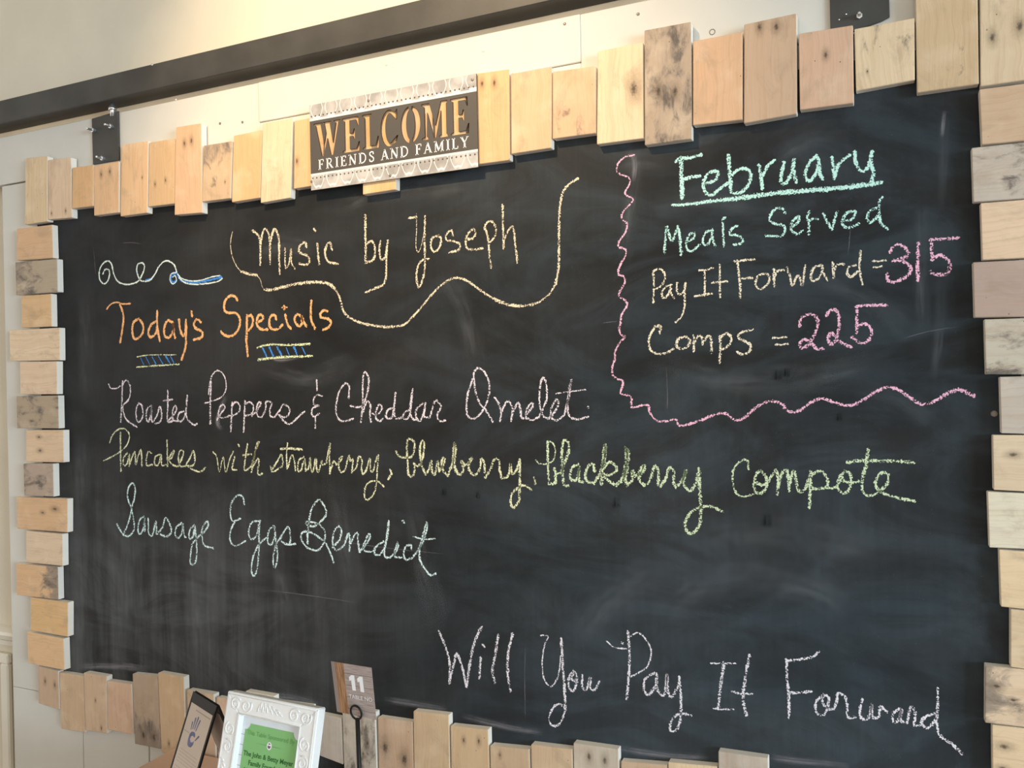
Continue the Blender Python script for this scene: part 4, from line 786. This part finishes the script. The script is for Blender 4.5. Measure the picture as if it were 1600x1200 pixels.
# ---- black A-shaped table tent
HZ = TZ + 0.222
Nn = onZ(341, 1104, HZ); Ff = onZ(304, 1081, HZ)
rd = (Nn - Ff); rlen = rd.length; rd.normalize(); qd = Vector((rd.y, -rd.x, 0))
if qd.dot(CAM - Nn) < 0: qd = -qd                # towards the viewer's side
lo_, hi_ = 0.0, 0.4
for _ in range(40):
    m_ = (lo_ + hi_) / 2; foot = Nn + qd * m_; foot.z = TZ
    d_ = foot - Nn; a_, b_ = Nn.copy(), foot.copy()
    def pr(P):
        q = P - CAM; z = q.dot(FW); return (800 + F * q.dot(RT) / z, 600 + F * q.dot(DN) / z)
    A1, B1 = pr(a_), pr(b_)
    xx = A1[0] + (B1[0] - A1[0]) * (1200 - A1[1]) / (B1[1] - A1[1])
    if xx > 313: lo_ = m_
    else: hi_ = m_
spread = m_
tent = empty('table_tent', ((Nn + Ff) / 2).to_2d().to_3d() + Vector((0, 0, TZ)), 'black A-frame table tent with a handprint leaflet beside the white frame', 'table tent')
mid_r = (Nn + Ff) / 2
for sgn, nm in ((1, 'front_leaf'), (-1, 'back_leaf')):
    down = (qd * spread * sgn + Vector((0, 0, TZ + 0.001 - HZ))); ln = down.length; down.normalize()
    Xl = rd; 
    nrm = Xl.cross(-down)
    if nrm.dot(qd * sgn) < 0: nrm = -nrm
    top = mid_r + nrm * 0.002
    L2 = local((Xl, -down, nrm), top)            # a along the ridge, b negative going down
    h2 = rlen / 2; bw = 0.0055
    leaf = flat(nm, [(-h2, 0), (h2, 0), (h2, -ln), (-h2, -ln)], L2, 0, 'black', tent, 0.003)
    flat('frame_edge', [(-h2, -.012), (-h2 + bw, -.012), (-h2 + bw, -ln), (-h2, -ln)], L2, 0.0016, 'black', leaf, 0.0016)
    flat('frame_edge', [(h2 - bw, -.012), (h2, -.012), (h2, -ln), (h2 - bw, -ln)], L2, 0.0016, 'black', leaf, 0.0016)
    flat('frame_edge', [(-h2, 0.001), (h2, 0.001), (h2, -.020), (-h2, -.020)], L2, 0.0016, 'black', leaf, 0.0016)
    pin = [(-h2 + bw, -.020), (h2 - bw, -.020), (h2 - bw, -ln + bw), (-h2 + bw, -ln + bw)]
    pg = flat('leaflet', pin, L2, 0.0006, 'paper', leaf, 0.0004)
    if sgn == -1: flat('leaflet', pin, L2, -0.0036, 'paper', leaf, 0.0003)
    if sgn == 1:
        fl_ = 1.0
        # which way along the ridge is right for a reader of this face
        sR = 1.0 if Xl.dot(RT) > 0 else -1.0
        L3 = lambda a, b, c=0.0: L2(sR * a, b, c)
        pw = rlen - 2 * bw; hb = -0.085; hx = -0.06 * pw; kx_ = 0.46 * pw / 0.0395; ky_ = 0.74
        def hp(pts): return [(hx + a * kx_, hb + b * ky_) for a, b in pts]
        ringo = [(0.0125 * cos(radians(a)), 0.019 * sin(radians(a))) for a in range(60, 330, 15)]
        ringi = [(0.0055 * cos(radians(a)) + .002, 0.009 * sin(radians(a)) + .003) for a in range(315, 45, -15)]
        flat('palm_print', hp([(.002, .021), (-.007, .018), (-.0115, .008), (-.0115, -.006), (-.009, -.018), (-.004, -.022), (.006, -.020), (.011, -.010), (.0105, .000), (.006, -.006), (.000, -.008), (-.005, -.002), (-.004, .006), (.001, .0105), (.0085, .008), (.0095, .013), (.007, .019)]), L3, 0.0008, 'print_blue', leaf)
        for a0, b0, a1, b1, wd in ((-.0115, .021, -.0135, .042, .0020), (-.006, .025, -.006, .056, .0022), (.000, .0265, .0025, .062, .0022), (.006, .025, .011, .057, .0022), (.013, .002, .022, .018, .0026)):
            t_ = Vector((a1 - a0, b1 - b0)).normalized(); nn_ = Vector((-t_.y, t_.x)) * wd
            flat('finger_print', hp([(a0 - nn_.x * .6, b0 - nn_.y * .6), (a1 - nn_.x, b1 - nn_.y), (a1 + t_.x * .002, b1 + t_.y * .002), (a1 + nn_.x, b1 + nn_.y), (a0 + nn_.x * .6, b0 + nn_.y * .6)]), L3, 0.0008, 'print_blue', leaf)
        flat('ruled_line', [(-pw / 2, -.0765), (-pw * .2, -.0765), (-pw * .2, -.0777), (-pw / 2, -.0777)], L3, 0.0008, 'print_grey', leaf)
        flat('text_line', [(-pw * .22, -.0285), (pw * .44, -.0285), (pw * .44, -.0305), (-pw * .22, -.0305)], L3, 0.0008, 'print_grey', leaf)
        for k in range(13):
            e = pw * (.36 if k % 5 == 4 else .44) * (0.85 + 0.15 * ((k * 7) % 3) / 2); y_ = -.112 - k * .0062 - (.004 if k > 4 else 0)
            flat('text_line', [(-pw * .40, y_), (e, y_), (e, y_ - .0012), (-pw * .40, y_ - .0012)], L3, 0.0008, 'print_pale', leaf)

# ---- table number on a ring stand
CN = Vector((0.0, -cos(0.17), sin(-0.17))); CP = onY(556, 1118, -0.30)
def cardmat():
    m, nt = newmat('printed_timber_card'); g = G(nt); o = g.n('ShaderNodeUVMap', uv_map='UVMap').outputs[0]; x, y, z = g.sep(o)
    gr = g.noise(g.comb(g.math('MULTIPLY', x, 4.0), g.math('MULTIPLY', y, 60.0)), 1.0, 3.0)
    grey = g.mix(g.step(gr, 0.3, 0.7), (0.30, 0.24, 0.22), (0.46, 0.39, 0.36))
    seam = g.math('LESS_THAN', g.math('ABSOLUTE', g.math('SUBTRACT', g.math('FRACT', g.math('MULTIPLY', y, 4.3)), 0.5)), 0.022)
    grey = g.mix(g.math('MULTIPLY', seam, 0.7), grey, (0.07, 0.05, 0.045))
    gv = g.noise(g.comb(g.math('MULTIPLY', x, 40.0), g.math('MULTIPLY', y, 3.0)), 1.0, 3.0, 0.5, 1.0)
    brown = g.mix(g.step(gv, 0.3, 0.7), (0.22, 0.11, 0.055), (0.42, 0.24, 0.13))
    col = g.mix(g.math('LESS_THAN', x, 0.31), grey, brown)
    col = g.mix(g.math('LESS_THAN', x, 0.09), col, (0.27, 0.22, 0.20))
    g.bsdf(col, 0.3, 0.5); return m
MAT['timbercard'] = cardmat()
cq = [onplane(x, y, CP, CN) for x, y in ((517, 1033.5), (580, 1043.7), (587.7, 1125), (526.5, 1112))]
sc_ = sum(cq, Vector()) / 4
ringc = onplane(558.3, 1111.5, CP, CN) + CN * 0.004
stand = empty('table_number', (ringc.x, ringc.y, TZ), 'timber print table number card held by a black ring stand', 'table number')
cd = prism('number_card', cq, -CN * 0.0012, 'timbercard', stand, label='card reading 11 over "TABLE NO." on printed boards')
uv = cd.data.uv_layers.new(name='UVMap'); ex = (cq[1] - cq[0]); ey = (cq[3] - cq[0])
for lp in cd.data.loops:
    v = cd.data.vertices[lp.vertex_index].co + WL[cd.name] - cq[0]
    uv.data[lp.index].uv = (v.dot(ex) / ex.length_squared, 1 - v.dot(ey) / ey.length_squared)
def cp(u, v, c=0.0004): return cq[0].lerp(cq[1], u).lerp(cq[3].lerp(cq[2], u), v) + CN * c
def cflat(name, pts, mat): mesh(name, [cp(u, v) for u, v in pts], [tuple(range(len(pts)))], mat, cd)
for o_ in (0.0, 0.205): cflat('numeral', [(.42 + o_, .25), (.485 + o_, .20), (.56 + o_, .20), (.565 + o_, .50), (.475 + o_, .50), (.468 + o_, .305), (.42 + o_, .325)], 'white')
Xc = (cq[1] - cq[0]).normalized(); Uc = (cq[0] - cq[3]).normalized()
text_part('number_lettering', 'TABLE NO.', 0.0108, local((Xc, Uc, CN), cp(.68, .655)), 0, 0, 0.0004, 'white', cd)
rr = 10.0 * (ringc - CAM).dot(FW) / F
tube('ring_clip', [ringc + Xc * rr * cos(a * pi / 12) + Uc * rr * 1.15 * sin(a * pi / 12) for a in range(24)], 0.0019, 'black', stand, 8, True)
rk = ringc - CN * 0.0105
tube('ring_clip', [rk + Xc * rr * cos(a * pi / 12) + Uc * rr * 1.15 * sin(a * pi / 12) for a in range(24)], 0.0019, 'black', stand, 8, True)
pt_ = ringc - Uc * rr * 1.1
tube('rod', [pt_ + Vector((0, .002, 0)), Vector((pt_.x + 0.001, pt_.y + 0.004, (pt_.z + TZ) / 2)), Vector((pt_.x + 0.001, pt_.y + 0.004, TZ + 0.006))], 0.0043, 'black', stand, 10)
def disc(name, c, r, h, mat, parent):
    n = 28; V = []; Fs = []
    for rr_, hh in ((r, 0), (r, h * .6), (r * .9, h), (0.004, h * 1.2)):
        V += [(c.x + rr_ * cos(2 * pi * i / n), c.y + rr_ * sin(2 * pi * i / n), c.z + hh) for i in range(n)]
    for k in range(3):
        for i in range(n): Fs.append((k * n + i, k * n + (i + 1) % n, (k + 1) * n + (i + 1) % n, (k + 1) * n + i))
    Fs.append(tuple(range(n - 1, -1, -1))); Fs.append(tuple(range(3 * n, 4 * n)))
    mesh(name, V, Fs, mat, parent)
disc('base', Vector((pt_.x + 0.001, pt_.y + 0.004, TZ)), 0.036, 0.006, 'black', stand)
